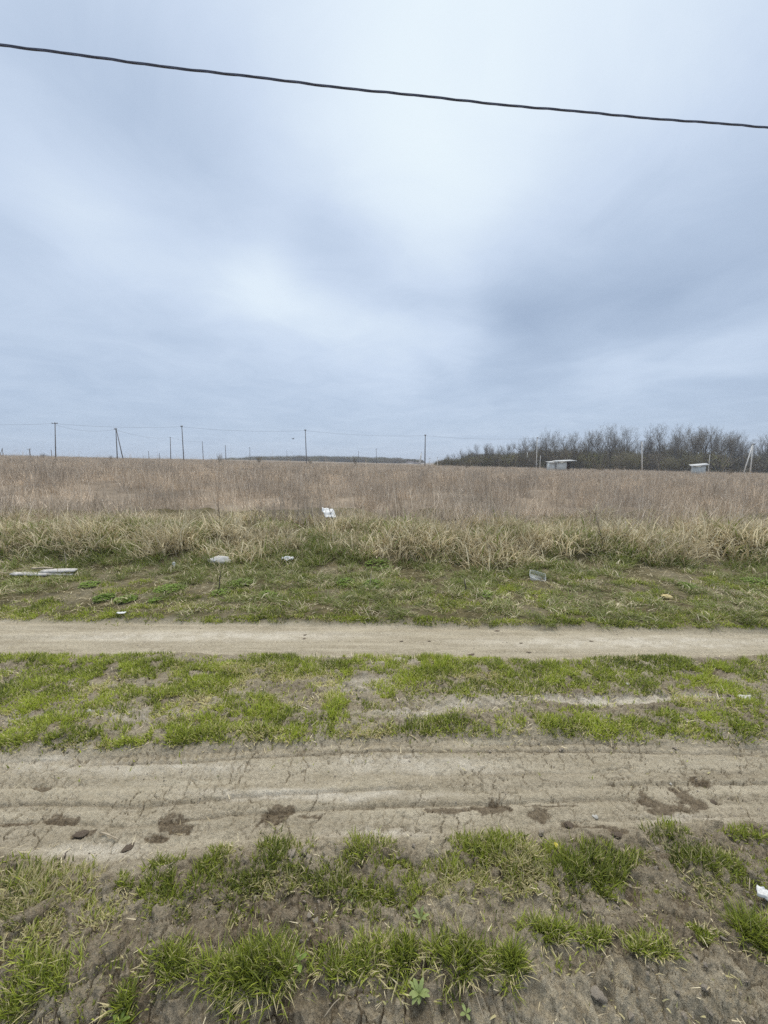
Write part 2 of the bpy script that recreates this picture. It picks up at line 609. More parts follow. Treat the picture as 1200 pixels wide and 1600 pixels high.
def blot(x, y, lst, soft=0.35, seed=3):
    w = np.zeros(x.shape)
    wx = x + 0.035 * fbm(x * 7, y * 7, seed, 3)
    wy = y + 0.030 * fbm(x * 7 + 31, y * 7, seed + 1, 3)
    for (px, py, rx, ry) in lst:
        cx, cy = G0(px, py, -0.03)
        y0, y1 = G0(px, py + ry, -0.03)[1], G0(px, py - ry, -0.03)[1]
        ax = rx / FPX * math.hypot(cy, 0.35)
        ay = max((y1 - y0) / 2, 0.008)
        d = np.hypot((wx - cx) / ax, (wy - cy) / ay)
        w = np.maximum(w, 1 - sm(1 - soft, 1 + soft, d))
    return w


# patches of short green grass: (photo pixel, half sizes in pixels, blade length in m, density, dryness)
GRASS_FRONT = [
    (30, 1385, 80, 62, .07, 1, .18), (110, 1365, 40, 30, .06, .6, .2), (150, 1410, 45, 26, .05, .7, .1), (120, 1450, 50, 26, .05, .5, .15),
    (310, 1362, 78, 46, .075, 1.2, .12), (250, 1400, 30, 25, .06, .6, .2), (345, 1330, 25, 22, .07, 1, .15), (390, 1370, 60, 32, .07, .8, .2),
    (440, 1325, 38, 42, .07, .8, .18), (430, 1300, 25, 20, .06, .6, .2), (500, 1370, 45, 34, .06, .7, .2), (575, 1330, 42, 42, .075, .9, .15),
    (560, 1380, 60, 30, .065, .7, .2), (635, 1375, 45, 30, .065, 1, .15), (690, 1370, 45, 34, .065, .9, .15), (755, 1315, 48, 30, .075, 1, .15),
    (800, 1335, 50, 44, .07, .9, .18), (760, 1370, 60, 22, .06, .6, .2), (850, 1350, 30, 40, .065, .8, .15), (925, 1345, 62, 36, .085, 1.3, .10),
    (905, 1375, 40, 20, .07, .8, .15), (1060, 1310, 32, 35, .065, .8, .15), (1095, 1345, 52, 32, .07, .9, .15), (1130, 1335, 30, 30, .07, .9, .12),
    (1170, 1298, 45, 12, .05, .9, .12), (1190, 1360, 45, 32, .065, .9, .15), (1000, 1330, 25, 15, .05, .5, .25),
    (560, 1425, 35, 16, .04, .25, .3), (660, 1432, 20, 14, .04, .4, .2), (1095, 1400, 30, 14, .04, .4, .3), (1050, 1385, 26, 12, .03, .4, .3),
    (1010, 1465, 60, 24, .045, .5, .35), (930, 1460, 50, 18, .04, .55, .2), (360, 1425, 35, 16, .04, .35, .3), (40, 1470, 60, 40, .06, .5, .25), (150, 1490, 60, 30, .04, .35, .35),
    (560, 1500, 120, 36, .045, .45, .35), (300, 1545, 80, 26, .04, .25, .5), (100, 1570, 60, 30, .05, .4, .3), (880, 1510, 60, 14, .03, .18, .4), (300, 1440, 330, 110, .032, .06, .5), (850, 1430, 380, 110, .032, .06, .5), (600, 1400, 600, 60, .03, .05, .3), (620, 1545, 120, 14, .03, .12, .5)]
GRASS_RIDGE = [
    (30, 1030, 60, 10, .05, 1, .1), (60, 1065, 80, 26, .06, 1, .15), (20, 1090, 60, 16, .055, .9, .15), (190, 1036, 70, 13, .055, 1, .1), (120, 1040, 40, 10, .05, .8, .1),
    (230, 1082, 55, 18, .06, 1, .2), (150, 1085, 45, 16, .05, .7, .2), (310, 1044, 60, 18, .055, 1, .12), (310, 1072, 50, 18, .06, .9, .25), (380, 1050, 55, 14, .06, 1, .2),
    (425, 1032, 50, 14, .06, 1.1, .1), (500, 1040, 55, 12, .05, .8, .25), (550, 1028, 40, 9, .05, .9, .15), (480, 1058, 50, 8, .04, .5, .25),
    (650, 1034, 50, 14, .055, 1, .12), (700, 1036, 45, 16, .06, 1, .15), (690, 1060, 70, 16, .055, .7, .3), (768, 1038, 24, 12, .06, 1.1, .1), (770, 1062, 35, 10, .05, .7, .3),
    (840, 1040, 32, 13, .055, 1, .12), (850, 1060, 60, 12, .05, .7, .2), (820, 1075, 40, 10, .05, .8, .3), (940, 1036, 50, 11, .055, 1, .12), (1010, 1032, 24, 8, .05, .9, .1), (925, 1062, 40, 12, .05, .8, .2),
    (1075, 1038, 45, 14, .055, 1, .1), (1120, 1052, 50, 12, .05, .8, .15), (1115, 1072, 32, 16, .06, 1, .12), (1030, 1070, 36, 20, .055, .9, .12), (1180, 1036, 40, 10, .05, .9, .1), (1175, 1075, 35, 16, .05, .5, .2),
    (90, 1120, 45, 16, .055, .9, .15), (30, 1150, 42, 14, .055, .9, .15), (140, 1145, 55, 14, .055, 1, .12), (240, 1140, 70, 16, .06, 1.1, .12), (300, 1120, 40, 10, .05, .6, .2),
    (255, 1108, 24, 10, .06, 1, .05), (390, 1095, 42, 14, .06, 1, .1), (420, 1112, 30, 12, .06, .8, .15), (380, 1135, 55, 16, .055, .9, .15), (450, 1125, 40, 20, .06, 1, .08), (445, 1140, 36, 12, .06, .9, .1),
    (525, 1100, 20, 18, .06, 1.1, .05), (580, 1110, 20, 12, .055, 1, .08), (520, 1140, 60, 12, .05, .7, .2), (580, 1150, 30, 8, .05, .8, .3), (690, 1124, 65, 11, .05, .8, .12), (735, 1085, 26, 10, .045, .8, .1),
    (610, 1080, 18, 9, .04, .8, .15), (780, 1132, 26, 18, .06, .9, .25), (740, 1135, 40, 10, .05, .6, .2), (880, 1130, 24, 15, .055, .9, .15), (840, 1120, 30, 14, .05, .8, .15), (930, 1115, 40, 12, .05, .8, .12),
    (960, 1135, 60, 12, .055, .9, .15), (1040, 1120, 50, 14, .05, .8, .12), (1060, 1140, 40, 10, .05, .7, .15), (1150, 1130, 45, 18, .06, 1, .1), (1110, 1112, 40, 8, .045, .6, .2), (1195, 1110, 25, 16, .05, .8, .15),
    (330, 1100, 90, 9, .04, .35, .5), (300, 1090, 330, 60, .04, .20, .35), (900, 1090, 330, 60, .04, .14, .35), (200, 1145, 260, 14, .05, .5, .2), (800, 1142, 400, 12, .045, .4, .2), (980, 1085, 70, 8, .04, .25, .5), (600, 1135, 80, 8, .04, .4, .3)]


def build_ground():
    rows, y = [-6.0, -4, -2.5, -1.5, -0.8, -0.3, 0.1, 0.4, 0.6], 0.72
    while y < 11.0:
        rows.append(y)
        step = min((y * y + EYE * EYE) / (EYE * 390.0), 0.08)
        y += step * (0.75 if y < 4.0 else 0.95)
    rows = np.array(rows)
    nu = 880
    u = np.linspace(-1, 1, nu)
    side = 1 + (np.linspace(0, 1, 40)[1:] ** 2.2) * 1.0
    halfw = (np.maximum(rows, 0.6) * math.cos(PITCH) + EYE * math.sin(PITCH)) * (600 / FPX) * 1.12
    X = np.empty((len(rows), nu + 2 * len(side)))
    for i, hw in enumerate(halfw):
        out = hw + (side - 1) * (60 - hw)
        X[i] = np.concatenate([-out[::-1], u * hw, out])
    Y = np.repeat(rows[:, None], X.shape[1], 1)
    near, far, ridge, front, verge = zones(X, Y)
    Z = H(X, Y)
    # shrinkage cracks and crumbs in the bare mud
    wx = X + 0.035 * fbm(X * 9, Y * 9, 61, 4, .6)
    wy = Y + 0.035 * fbm(X * 9 + 9, Y * 9, 62, 4, .6)
    c1, id1 = voro(wx / 0.082, wy / 0.095, 71)
    c2, id2 = voro(wx / 0.050 + 3, wy / 0.045, 72)
    c3, id3 = voro(wx / 0.065 + 7, wy / 0.085, 73)
    fine = np.clip(1.6 - Y / 3.2, 0, 1)
    some = sm(-0.25, 0.25, fbm(X * 1.7, Y * 1.7, 74, 2))
    brk = sm(-0.10, 0.26, fbm(X * 6.5, Y * 6.5, 75, 3))
    brk2 = sm(-0.12, 0.12, fbm(X * 5.0 + 17, Y * 5.0, 76, 3))
    k1 = (1 - sm(0.008, 0.045, c1)) * brk
    k2 = (1 - sm(0.02, 0.11, c2)) * brk2
    k3 = (1 - sm(0.012, 0.07, c3)) * sm(-0.25, 0.15, fbm(X * 6, Y * 6, 87, 3))
    low = 1 - sm(0.95, 1.25, Y - 0.05 * X)          # blocky damp bank at the bottom
    dryf = np.clip(near + far * 0.5 + ridge * 0.7 + front * 0.45, 0, 1) * (1 - low)
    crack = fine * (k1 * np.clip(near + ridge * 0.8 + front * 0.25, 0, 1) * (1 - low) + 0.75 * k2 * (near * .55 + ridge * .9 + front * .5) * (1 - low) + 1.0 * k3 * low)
    Z = Z - 0.013 * np.clip(crack, 0, 1)
    Z = Z + dryf * 0.005 * (id2 - 0.5) * fine + near * .004 * (id1 - .5) * fine + low * (0.006 * (id3 - 0.5) * (1 - k3) + 0.018 * fbm(X * 16, Y * 8, 88, 4, .65))
    Z = Z + (front * 1.3 + ridge) * (0.020 * fbm(X * 22, Y * 22, 77, 4, .7) + 0.017 * (id2 - .5) * (1 - k2) + 0.014 * (id1 - .5)) * np.clip(1.4 - Y / 5, 0, 1) + near * 0.006 * fbm(X * 34, Y * 34, 78, 3, .65)
    Z = Z + far * 0.004 * fbm(X * 22, Y * 22, 79, 3, .6) + verge * 0.014 * fbm(X * 9, Y * 9, 80, 3, .6)
    # tyre marks: long grooves and a band of lug prints
    wd = eint(E_NT, X) - eint(E_NB, X)
    fr_ = (Y - eint(E_NB, X)) / wd + 0.02 * fbm(X * .8, X * 0 + 2, 89, 2)
    groove_l = np.zeros(X.shape)
    for f0, w0, d0 in ((.10, .012, .5), (.30, .015, .8), (.46, .012, .7), (.60, .02, .5), (.86, .014, 1.0), (.95, .012, .7)):
        groove_l = np.maximum(groove_l, d0 * np.exp(-((fr_ - f0) / w0) ** 2) * sm(-.35, .1, fbm(X * 1.1, X * 0 + f0 * 50, 90, 3)))
    lug = np.maximum(np.exp(-((fr_ - .91) / .045) ** 2), .6 * np.exp(-((fr_ - .2) / .05) ** 2))
    lug = lug * (.5 + .5 * np.sin(X * 2 * math.pi / .042 + 3 * fbm(X * 3, Y * 9, 91, 2))) * sm(-.3, .2, fbm(X * 1.3, Y * .5, 92, 2))
    Z = Z - near * (.014 * groove_l + .010 * lug)
    dark_line = near * np.clip(.45 * groove_l + .25 * lug, 0, .5)  # darker tone along tyre grooves and lug prints
    wet_shade = sm(.38, .62, blot(X, Y, WET, 0.8, 3) + .80 * fbm(X * 24, Y * 30, 81, 5, .68))
    bandy = front * (0.44 + 0.50 * fbm(X * 5, Y * 5, 82, 4)) + 0.35 * (1 - sm(1.0, 1.35, Y)) * front - .35 * low * (id3 > .45) * (1 - k3)
    bandy = np.maximum(bandy, ridge * (0.26 + 0.6 * fbm(X * 3.5, Y * 5, 83, 4)))
    groove = near * 0.22 * sm(0.05, 0.5, fbm(X * 0.6, (Y - 0.3 * eint(E_NT, X)) * 9, 84, 3))
    wet_shade = np.clip(np.maximum(wet_shade * 0.9, bandy) + groove + dark_line + 0.5 * np.clip(crack, 0, 1), 0, 1)  # shade inside the cracks is painted in with the damp colour
    strip = (1 - sm(.94, 1.06, Y - .07 * X + .03 * fbm(X * 4, Y * 4, 94, 2))) * sm(-.1, .35, X)
    wet_shade = wet_shade * (1 - .85 * strip * (.6 + .4 * (id3 > .3)))
    Z = Z - .012 * strip * (.5 + .5 * np.sin((X * .8 + Y * .45) * 2 * math.pi / .055 + 2 * fbm(X * 4, Y * 4, 95, 2))) ** 2
    Z = Z - 0.006 * blot(X, Y, WET, 0.4, 3)
    pale = blot(X, Y, PALE, 0.6, 9) * 0.7 * (0.45 + 0.55 * sm(-0.3, 0.3, fbm(X * 9, Y * 14, 85, 3)))
    rim_ = blot(X, Y, RIM, .6, 14) * sm(-.45, .0, fbm(X * 7, Y * 20, 93, 3))
    Z = Z - .02 * rim_
    wet_shade = wet_shade * (1 - .9 * rim_)
    pale = np.clip(np.maximum(pale * (near + far + ridge), rim_), 0, 1)
    veg = np.clip(verge * (0.95 + 0.4 * fbm(X * 2.5, Y * 2.5, 86, 3)) + 0.22 * ridge + .1 * front, 0, 1)
    nr, nc = X.shape
    V = np.stack([X.ravel(), Y.ravel(), Z.ravel()], 1)
    i0 = (np.arange(nr - 1)[:, None] * nc + np.arange(nc - 1)[None, :]).ravel()
    F = np.stack([i0, i0 + 1, i0 + nc + 1, i0 + nc], 1)
    col = np.stack([wet_shade.ravel(), pale.ravel(), veg.ravel(), np.ones(wet_shade.size)], 1)
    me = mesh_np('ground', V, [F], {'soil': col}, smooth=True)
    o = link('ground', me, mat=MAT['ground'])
    tag(o, 'dry cracked mud road with two wheel tracks and weedy verge', 'ground', kind='structure')
    # the field behind, on to the horizon
    ys = np.concatenate([np.linspace(8.7, 20, 60), np.linspace(20, 130, 90)[1:], np.geomspace(130, 2500, 40)[1:]])
    xs = np.concatenate([-np.geomspace(200, 2500, 20)[::-1], np.linspace(-199, 199, 240), np.geomspace(200, 2500, 20)])
    X, Y = np.meshgrid(xs, ys)
    Z = H(X, Y) - 0.012 - 0.45 * (1 - sm(9.4, 12.5, Y))
    nr, nc = X.shape
    i0 = (np.arange(nr - 1)[:, None] * nc + np.arange(nc - 1)[None, :]).ravel()
    F = np.stack([i0, i0 + 1, i0 + nc + 1, i0 + nc], 1)
    o = link('field', mesh_np('field', np.stack([X.ravel(), Y.ravel(), Z.ravel()], 1), [F], smooth=True), mat=MAT['field'])
    tag(o, 'bare soil of the fallow field under the dead weeds', 'field', kind='structure')


build_ground()


# ------------------------------------------------------------------ blades
def blades(P, h, w, az, lean, droop, rnd, dry, seg=2, facing=None, root=0.0):
    """ribbon blades. P (n,3) roots; lean: tilt of the root from vertical; droop: extra bend to the tip (radians)"""
    n = len(P)
    if facing is None:
        facing = RNG.uniform(0, math.pi, n)
    lv = []
    pos = np.array(P, float)
    pos[:, 2] -= root
    ang = np.array(lean, float)
    t_w = {1: [1, 0], 2: [1, .8, 0], 3: [1, .9, .6, 0], 4: [1, .95, .8, .5, 0]}[seg]
    side = np.stack([np.cos(facing), np.sin(facing), np.zeros(n)], 1)
    dirh = np.stack([np.cos(az), np.sin(az)], 1)
    lv.append(pos.copy())
    for s in range(seg):
        st = h / seg
        pos = pos + np.stack([dirh[:, 0] * np.sin(ang) * st, dirh[:, 1] * np.sin(ang) * st, np.cos(ang) * st], 1)
        ang = ang + droop / seg
        lv.append(pos.copy())
    V, A = [], []
    for k in range(seg):
        hw = (w * t_w[k] * 0.5)[:, None]
        V += [lv[k] - side * hw, lv[k] + side * hw]
        A += [k / seg, k / seg]
    V.append(lv[seg])
    A.append(1.0)
    m = len(V)
    VV = np.stack(V, 1).reshape(-1, 3)
    base = np.arange(n) * m
    quads = [np.stack([base + 2 * k, base + 2 * k + 1, base + 2 * k + 3, base + 2 * k + 2], 1) for k in range(seg - 1)]
    tris = np.stack([base + 2 * (seg - 1), base + 2 * (seg - 1) + 1, base + m - 1], 1)
    att = np.ones((n, m, 4))
    att[:, :, 0] = np.asarray(rnd)[:, None]
    att[:, :, 1] = np.array(A)[None, :]
    att[:, :, 2] = np.asarray(dry)[:, None]
    return VV, ([np.concatenate(quads)] if quads else []) , tris, att.reshape(-1, 4)


class MB:
    """collects triangles and quads into one mesh"""

    def __init__(self):
        self.V, self.Q, self.T, self.A, self.n = [], [], [], [], 0

    def add(self, V, Q=None, T=None, A=None):
        V = np.asarray(V, float).reshape(-1, 3)
        if Q is not None and len(Q):
            self.Q.append(np.asarray(Q, int).reshape(-1, 4) + self.n)
        if T is not None and len(T):
            self.T.append(np.asarray(T, int).reshape(-1, 3) + self.n)
        self.A.append(np.asarray(A, float).reshape(-1, 4) if A is not None else np.ones((len(V), 4)) * 0.5)
        self.V.append(V)
        self.n += len(V)
        return self

    def blades(self, *a, **k):
        VV, Q, T, A = blades(*a, **k)
        return self.add(VV, Q[0] if Q else None, T, A)

    def box(self, c, s, rz=0.0, tilt=None):
        x, y, z = s[0] / 2, s[1] / 2, s[2] / 2
        v = [Vector((a * x, b * y, d * z)) for d in (-1, 1) for b in (-1, 1) for a in (-1, 1)]
        M_ = Matrix.Rotation(rz, 3, 'Z')
        if tilt is not None:
            M_ = M_ @ tilt
        v = [M_ @ q + Vector(c) for q in v]
        return self.add([tuple(q) for q in v], [(0, 2, 3, 1), (4, 5, 7, 6), (0, 1, 5, 4), (2, 6, 7, 3), (0, 4, 6, 2), (1, 3, 7, 5)])

    def tube(self, pts, radii, n=8, cap=True, att=None, squash=1.0):
        pts = [Vector(p) for p in pts]
        if isinstance(radii, (int, float)):
            radii = [radii] * len(pts)
        V, Q, T = [], [], []
        ref = None
        for i, p in enumerate(pts):
            t = (pts[min(i + 1, len(pts) - 1)] - pts[max(i - 1, 0)]).normalized()
            if ref is None:
                ref = Vector((0, 0, 1)) if abs(t.z) < 0.9 else Vector((1, 0, 0))
            a = (ref - t * ref.dot(t)).normalized()
            ref = a
            b = t.cross(a)
            for k in range(n):
                th = 2 * math.pi * k / n
                V.append(tuple(p + a * math.cos(th) * radii[i] + b * math.sin(th) * radii[i] * squash))
        for i in range(len(pts) - 1):
            for k in range(n):
                a0, a1 = i * n + k, i * n + (k + 1) % n
                Q.append((a0, a1, a1 + n, a0 + n))
        if cap:
            V.append(tuple(pts[0]))
            V.append(tuple(pts[-1]))
            c0, c1 = len(V) - 2, len(V) - 1
            b0 = (len(pts) - 1) * n
            for k in range(n):
                T.append((c0, (k + 1) % n, k))
                T.append((c1, b0 + k, b0 + (k + 1) % n))
        A = None
        if att is not None:
            A = np.tile(np.array(att + (1,), float), (len(V), 1))
        return self.add(V, Q, T, A)

    def mesh(self, name, smooth=False):
        f = []
        if self.Q:
            f.append(np.concatenate(self.Q))
        if self.T:
            f.append(np.concatenate(self.T))
        return mesh_np(name, np.concatenate(self.V), f, {'bl': np.concatenate(self.A)}, smooth)

    def build(self, name, mat, parent=None, loc=None, smooth=False):
        return link(name, self.mesh(name, smooth), parent, loc, mat)


def u(a, b, n):
    return RNG.uniform(a, b, n)


# ------------------------------------------------------------------ scattering of uncountable growth
def scatter(name, label, cat, mat, protos, P, rot, scl, idx):
    """stuff: instances of small tuft meshes on points"""
    col = bpy.data.collections.new(name + '_sources')
    for i, me in enumerate(protos):
        me.materials.clear()
        me.materials.append(mat)
        col.objects.link(bpy.data.objects.new('%s_source_%02d' % (name, i), me))
    me = bpy.data.meshes.new(name)
    me.vertices.add(len(P))
    me.vertices.foreach_set('co', np.asarray(P, dtype=np.float32).ravel())
    for an, ty, av in (('rot', 'FLOAT_VECTOR', rot), ('scl', 'FLOAT_VECTOR', scl)):
        a = me.attributes.new(an, ty, 'POINT')
        a.data.foreach_set('vector', np.asarray(av, dtype=np.float32).ravel())
    a = me.attributes.new('idx', 'INT', 'POINT')
    a.data.foreach_set('value', np.asarray(idx, dtype=np.int32))
    me.update()
    ng = bpy.data.node_groups.new(name + '_scatter', 'GeometryNodeTree')
    ng.interface.new_socket('Geometry', in_out='INPUT', socket_type='NodeSocketGeometry')
    ng.interface.new_socket('Geometry', in_out='OUTPUT', socket_type='NodeSocketGeometry')
    N, L = ng.nodes.new, ng.links.new
    gi, go = N('NodeGroupInput'), N('NodeGroupOutput')
    ci = N('GeometryNodeCollectionInfo')
    ci.inputs['Collection'].default_value = col
    ci.inputs['Separate Children'].default_value = True
    ci.inputs['Reset Children'].default_value = True
    ip = N('GeometryNodeInstanceOnPoints')
    ip.inputs['Pick Instance'].default_value = True

    def named(an, ty):
        n = N('GeometryNodeInputNamedAttribute')
        n.data_type = ty
        n.inputs['Name'].default_value = an
        return n.outputs['Attribute']

    L(gi.outputs[0], ip.inputs['Points'])
    L(ci.outputs[0], ip.inputs['Instance'])
    L(named('idx', 'INT'), ip.inputs['Instance Index'])
    er = N('FunctionNodeEulerToRotation')
    L(named('rot', 'FLOAT_VECTOR'), er.inputs[0])
    L(er.outputs[0], ip.inputs['Rotation'])
    L(named('scl', 'FLOAT_VECTOR'), ip.inputs['Scale'])
    L(ip.outputs[0], go.inputs[0])
    o = link(name, me, mat=mat)
    md = o.modifiers.new('scatter', 'NODES')
    md.node_group = ng
    tag(o, label, cat, kind='stuff')
    return o


def rots(n, tilt=0.08):
    r = np.zeros((n, 3))
    r[:, 0] = RNG.normal(0, tilt, n)
    r[:, 1] = RNG.normal(0, tilt, n)
    r[:, 2] = u(0, 2 * math.pi, n)
    return r


def scl(n, a, b, za=None, zb=None):
    s = u(a, b, n)
    z = s if za is None else u(za, zb, n)
    return np.stack([s, s, z], 1)


# ------------------------------------------------------------------ far end: trees
def frusta(seg, n=3):
    """many tapered branches at once; seg rows p0 p1 r0 r1"""
    S = np.array(seg, float)
    p0, p1, r0, r1 = S[:, :3], S[:, 3:6], S[:, 6], S[:, 7]
    t = p1 - p0
    t /= np.linalg.norm(t, axis=1)[:, None] + 1e-9
    ref = np.where(np.abs(t[:, 2:3]) < 0.9, np.array([[0, 0, 1.0]]), np.array([[1.0, 0, 0]]))
    a = np.cross(t, ref)
    a /= np.linalg.norm(a, axis=1)[:, None] + 1e-9
    b = np.cross(t, a)
    V = []
    for p, r in ((p0, r0), (p1, r1)):
        for k in range(n):
            th = 2 * math.pi * k / n
            V.append(p + a * (math.cos(th) * r)[:, None] + b * (math.sin(th) * r)[:, None])
    m = 2 * n
    VV = np.stack(V, 1).reshape(-1, 3)
    base = np.arange(len(S)) * m
    Q = np.concatenate([np.stack([base + k, base + (k + 1) % n, base + n + (k + 1) % n, base + n + k], 1) for k in range(n)])
    rnd = np.repeat(RNG.uniform(0, 1, len(S)), m)
    A = np.stack([rnd, np.full_like(rnd, .5), np.zeros_like(rnd), np.ones_like(rnd)], 1)
    return VV, Q, A


def tree_meshes(name, height, seed, spread=0.55, bare=0.28, levels=5, buds=0, stems=1):
    rnd = random.Random(seed)
    thick, thin, tips = [], [], []

    def grow(p, d, length, r, lev):
        nseg = 3 if lev < 3 else 2
        q = p.copy()
        pts = [(q.copy(), r)]
        for s in range(nseg):
            d2 = (d + Vector((rnd.gauss(0, .10), rnd.gauss(0, .10), rnd.gauss(0.05, .06))) * (1 + 0.4 * lev)).normalized()
            q2 = q + d2 * (length / nseg)
            r2 = r * (1 - 0.38 / nseg * (s + 1)) if lev < levels - 1 else r * (1 - .3 * (s + 1) / nseg)
            (thick if lev < 2 else thin).append((*q, *q2, r, r2))
            q, r, d = q2, r2, d2
            pts.append((q.copy(), r))
        if lev >= levels - 1:
            tips.append((q.copy(), d.copy()))
            return
        nch = {0: rnd.randint(5, 7), 1: rnd.randint(4, 6), 2: rnd.randint(4, 5), 3: rnd.randint(3, 5)}.get(lev, 3)
        for c in range(nch):
            f = bare + (1 - bare) * (c + rnd.random()) / nch if lev == 0 else 0.25 + 0.75 * (c + rnd.random()) / nch
            i = min(int(f * nseg), nseg - 1)
            a, b = pts[i], pts[i + 1]
            k = f * nseg - i
            pos = a[0].lerp(b[0], k)
            rr = a[1] + (b[1] - a[1]) * k
            th = rnd.uniform(0, 2 * math.pi)
            out = Vector((math.cos(th), math.sin(th), 0))
            ang = rnd.uniform(.55, 1.0) * spread * 1.6
            nd = (d * math.cos(ang) + out * math.sin(ang) + Vector((0, 0, .18))).normalized()
            grow(pos, nd, length * rnd.uniform(.42, .62), rr * rnd.uniform(.42, .62), lev + 1)
        grow(q, (d + Vector((rnd.gauss(0, .1), rnd.gauss(0, .1), .1))).normalized(), length * rnd.uniform(.45, .6), r * .8, lev + 1)

    for s in range(stems):
        d0 = Vector((rnd.gauss(0, .04 if stems == 1 else .22), rnd.gauss(0, .04 if stems == 1 else .22), 1)).normalized()
        grow(Vector((rnd.gauss(0, .1) * (stems > 1), rnd.gauss(0, .1) * (stems > 1), -.15)), d0, height * .60, height * (.026 if stems == 1 else .011), 0)
    a = MB()
    a.add(*[(lambda r: (r[0], r[1], None, r[2]))(frusta(thick, 5))][0])
    cr = MB()
    cr.add(*[(lambda r: (r[0], r[1], None, r[2]))(frusta(thin, 3))][0])
    # fine twigs at the ends
    tp = np.array([(*t[0], *t[1]) for t in tips])
    k = 2
    P = np.repeat(tp[:, :3], k, 0)
    D = np.repeat(tp[:, 3:], k, 0) + RNG.normal(0, .45, (len(P), 3)) + np.array([0, 0, .15])
    D /= np.linalg.norm(D, axis=1)[:, None]
    az = np.arctan2(D[:, 1], D[:, 0])
    lean = np.arccos(np.clip(D[:, 2], -1, 1))
    n = len(P)
    cr.blades(P, u(.35, .85, n) * height / 13, np.full(n, .026), az, lean, u(-.5, .2, n), u(.2, 1, n), np.zeros(n), 2)
    if buds:
        m = int(n * buds)
        ii = RNG.integers(0, n, m)
        Q = P[ii] + D[ii] * u(0, .8, m)[:, None] + RNG.normal(0, .12, (m, 3))
        cr.blades(Q, u(.05, .12, m), u(.05, .09, m), u(0, 6.3, m), u(.2, 1.8, m), np.zeros(m), u(.3, 1, m), np.full(m, .85), 1)
    return a.mesh(name + '_trunk'), cr.mesh(name + '_crown')


TREES = [tree_meshes('bare_tree_%d' % i, 13, 100 + i, sp, ba, 5, bu) for i, (sp, ba, bu) in enumerate(
    [(.50, .38, 0), (.62, .32, 0), (.42, .45, .15), (.70, .35, 0), (.55, .22, .5), (.46, .36, 0), (.58, .40, .25)])]
SHRUBS = [tree_meshes('shrub_%d' % i, 4, 300 + i, .75, .05, 4, bu, 6) for i, bu in enumerate([0, .6, 0, 1.6])]


def tree(name, x, y, h, kind, label, cat, group=None, shrub=False, wide=1.0):
    src = (SHRUBS if shrub else TREES)
    tm, cm = src[kind % len(src)]
    e = empty(name, onground(x, y), RNG.uniform(0, 6.28))
    s = h / (4.6 if shrub else 13.5)
    e.scale = (s * wide, s * wide, s)
    for nm, me, mt in (('trunk', tm, MAT['shrub'] if shrub else MAT['bark']), ('crown', cm, MAT['shrub'] if shrub else MAT['twig'])):
        if not me.materials:
            me.materials.append(mt)
        o = bpy.data.objects.new(nm, me)
        C.objects.link(o)
        o.parent = e
    tag(e, label, cat, group)
    return e


def px_x(px, d):
    """world x of photo column px at distance d"""
    return (px - 600) / FPX * (d * math.cos(PITCH) + 0.2)


def belt_h(px):
    return float(np.interp(px, [690, 720, 760, 800, 850, 900, 950, 1040, 1100, 1150, 1200, 1500], [4.0, 6.0, 8.5, 10.5, 13.2, 12.6, 13.8, 14.6, 13.6, 12.6, 12.0, 11.5]))


def belt_top(px):
    return float(np.interp(px, [690, 720, 760, 800, 850, 900, 950, 1040, 1100, 1150, 1200, 1500], [715, 706, 696, 690, 677, 680, 673, 668, 673, 679, 684, 690]))


def top_h(px, d):
    """height of something at distance d whose top shows on the wood's outline"""
    return AT(px, belt_top(px), d).z - float(H(px_x(px, d), d))


def belt_d(px):
    return float(np.interp(px, [690, 760, 1200, 1500], [150, 142, 128, 124]))


FRONT = [  # photo column, label
    (766, 'small bare tree at the low left end of the wood'),
    (790, 'bare tree right of the low left end of the wood'),
    (812, 'bare tree just left of the tall pole with the grey box'),
    (853, 'tall bare tree standing alone right of the pole with the grey box'),
    (872, 'bare tree rising directly behind the white shelter'),
    (893, 'budding olive tree behind the open right end of the white shelter'),
    (914, 'slim bare tree right of the white shelter'),
    (933, 'bare tree behind the small dark bush in the field'),
    (952, 'bare tree between the dark field bush and the olive bushes'),
    (971, 'tall bare tree left of the pale lamp pole above olive bushes'),
    (1016, 'tall bare tree close right of the pale lamp pole'),
    (1034, 'tallest bare tree of the wood, right of the lamp pole'),
    (1056, 'bare tree midway between the lamp pole and the grey hut'),
    (1079, 'round crowned bare tree behind the left end of the grey hut'),
    (1099, 'bare tree rising over the roof of the grey hut'),
    (1122, 'bare tree just right of the grey hut'),
    (1141, 'bare tree between the grey hut and the braced pole'),
    (1160, 'bare tree behind the leaning leg of the braced pole'),
    (1189, 'last bare tree at the right edge, past the braced pole'),
]
for i, (px, lb) in enumerate(FRONT):
    d = belt_d(px) + random.uniform(-2, 2)
    tree('bare_tree', px_x(px, d), d, top_h(px, d) * random.uniform(.95, 1.05), 4 if 'olive' in lb else i, lb, 'tree', 'bare trees along the front of the wood')
for i, px in enumerate((700, 712, 722, 733, 744, 755)):
    d = belt_d(px) + random.uniform(4, 12)
    tree('bare_tree', px_x(px, d), d, top_h(px, d) * random.uniform(.95, 1.1), i, ['lowest bare sapling at the tip of the wood, by the short posts', 'second sapling from the left tip of the wood',
         'third sapling from the left tip of the wood', 'fourth sapling from the left tip of the wood', 'fifth small tree from the left tip of the wood', 'sixth small tree from the left tip of the wood'][i],
         'tree', 'bare trees along the front of the wood')
for i in range(50):
    px = 760 + i * 11.3 + random.uniform(-5, 5)
    d = belt_d(px) + random.uniform(6, 34)
    tree('bare_tree', px_x(px, d), d, top_h(px, d) * random.uniform(.62, .98), random.randrange(7), 'bare grey tree deep in the wood behind its front row', 'tree', 'bare trees inside the wood')

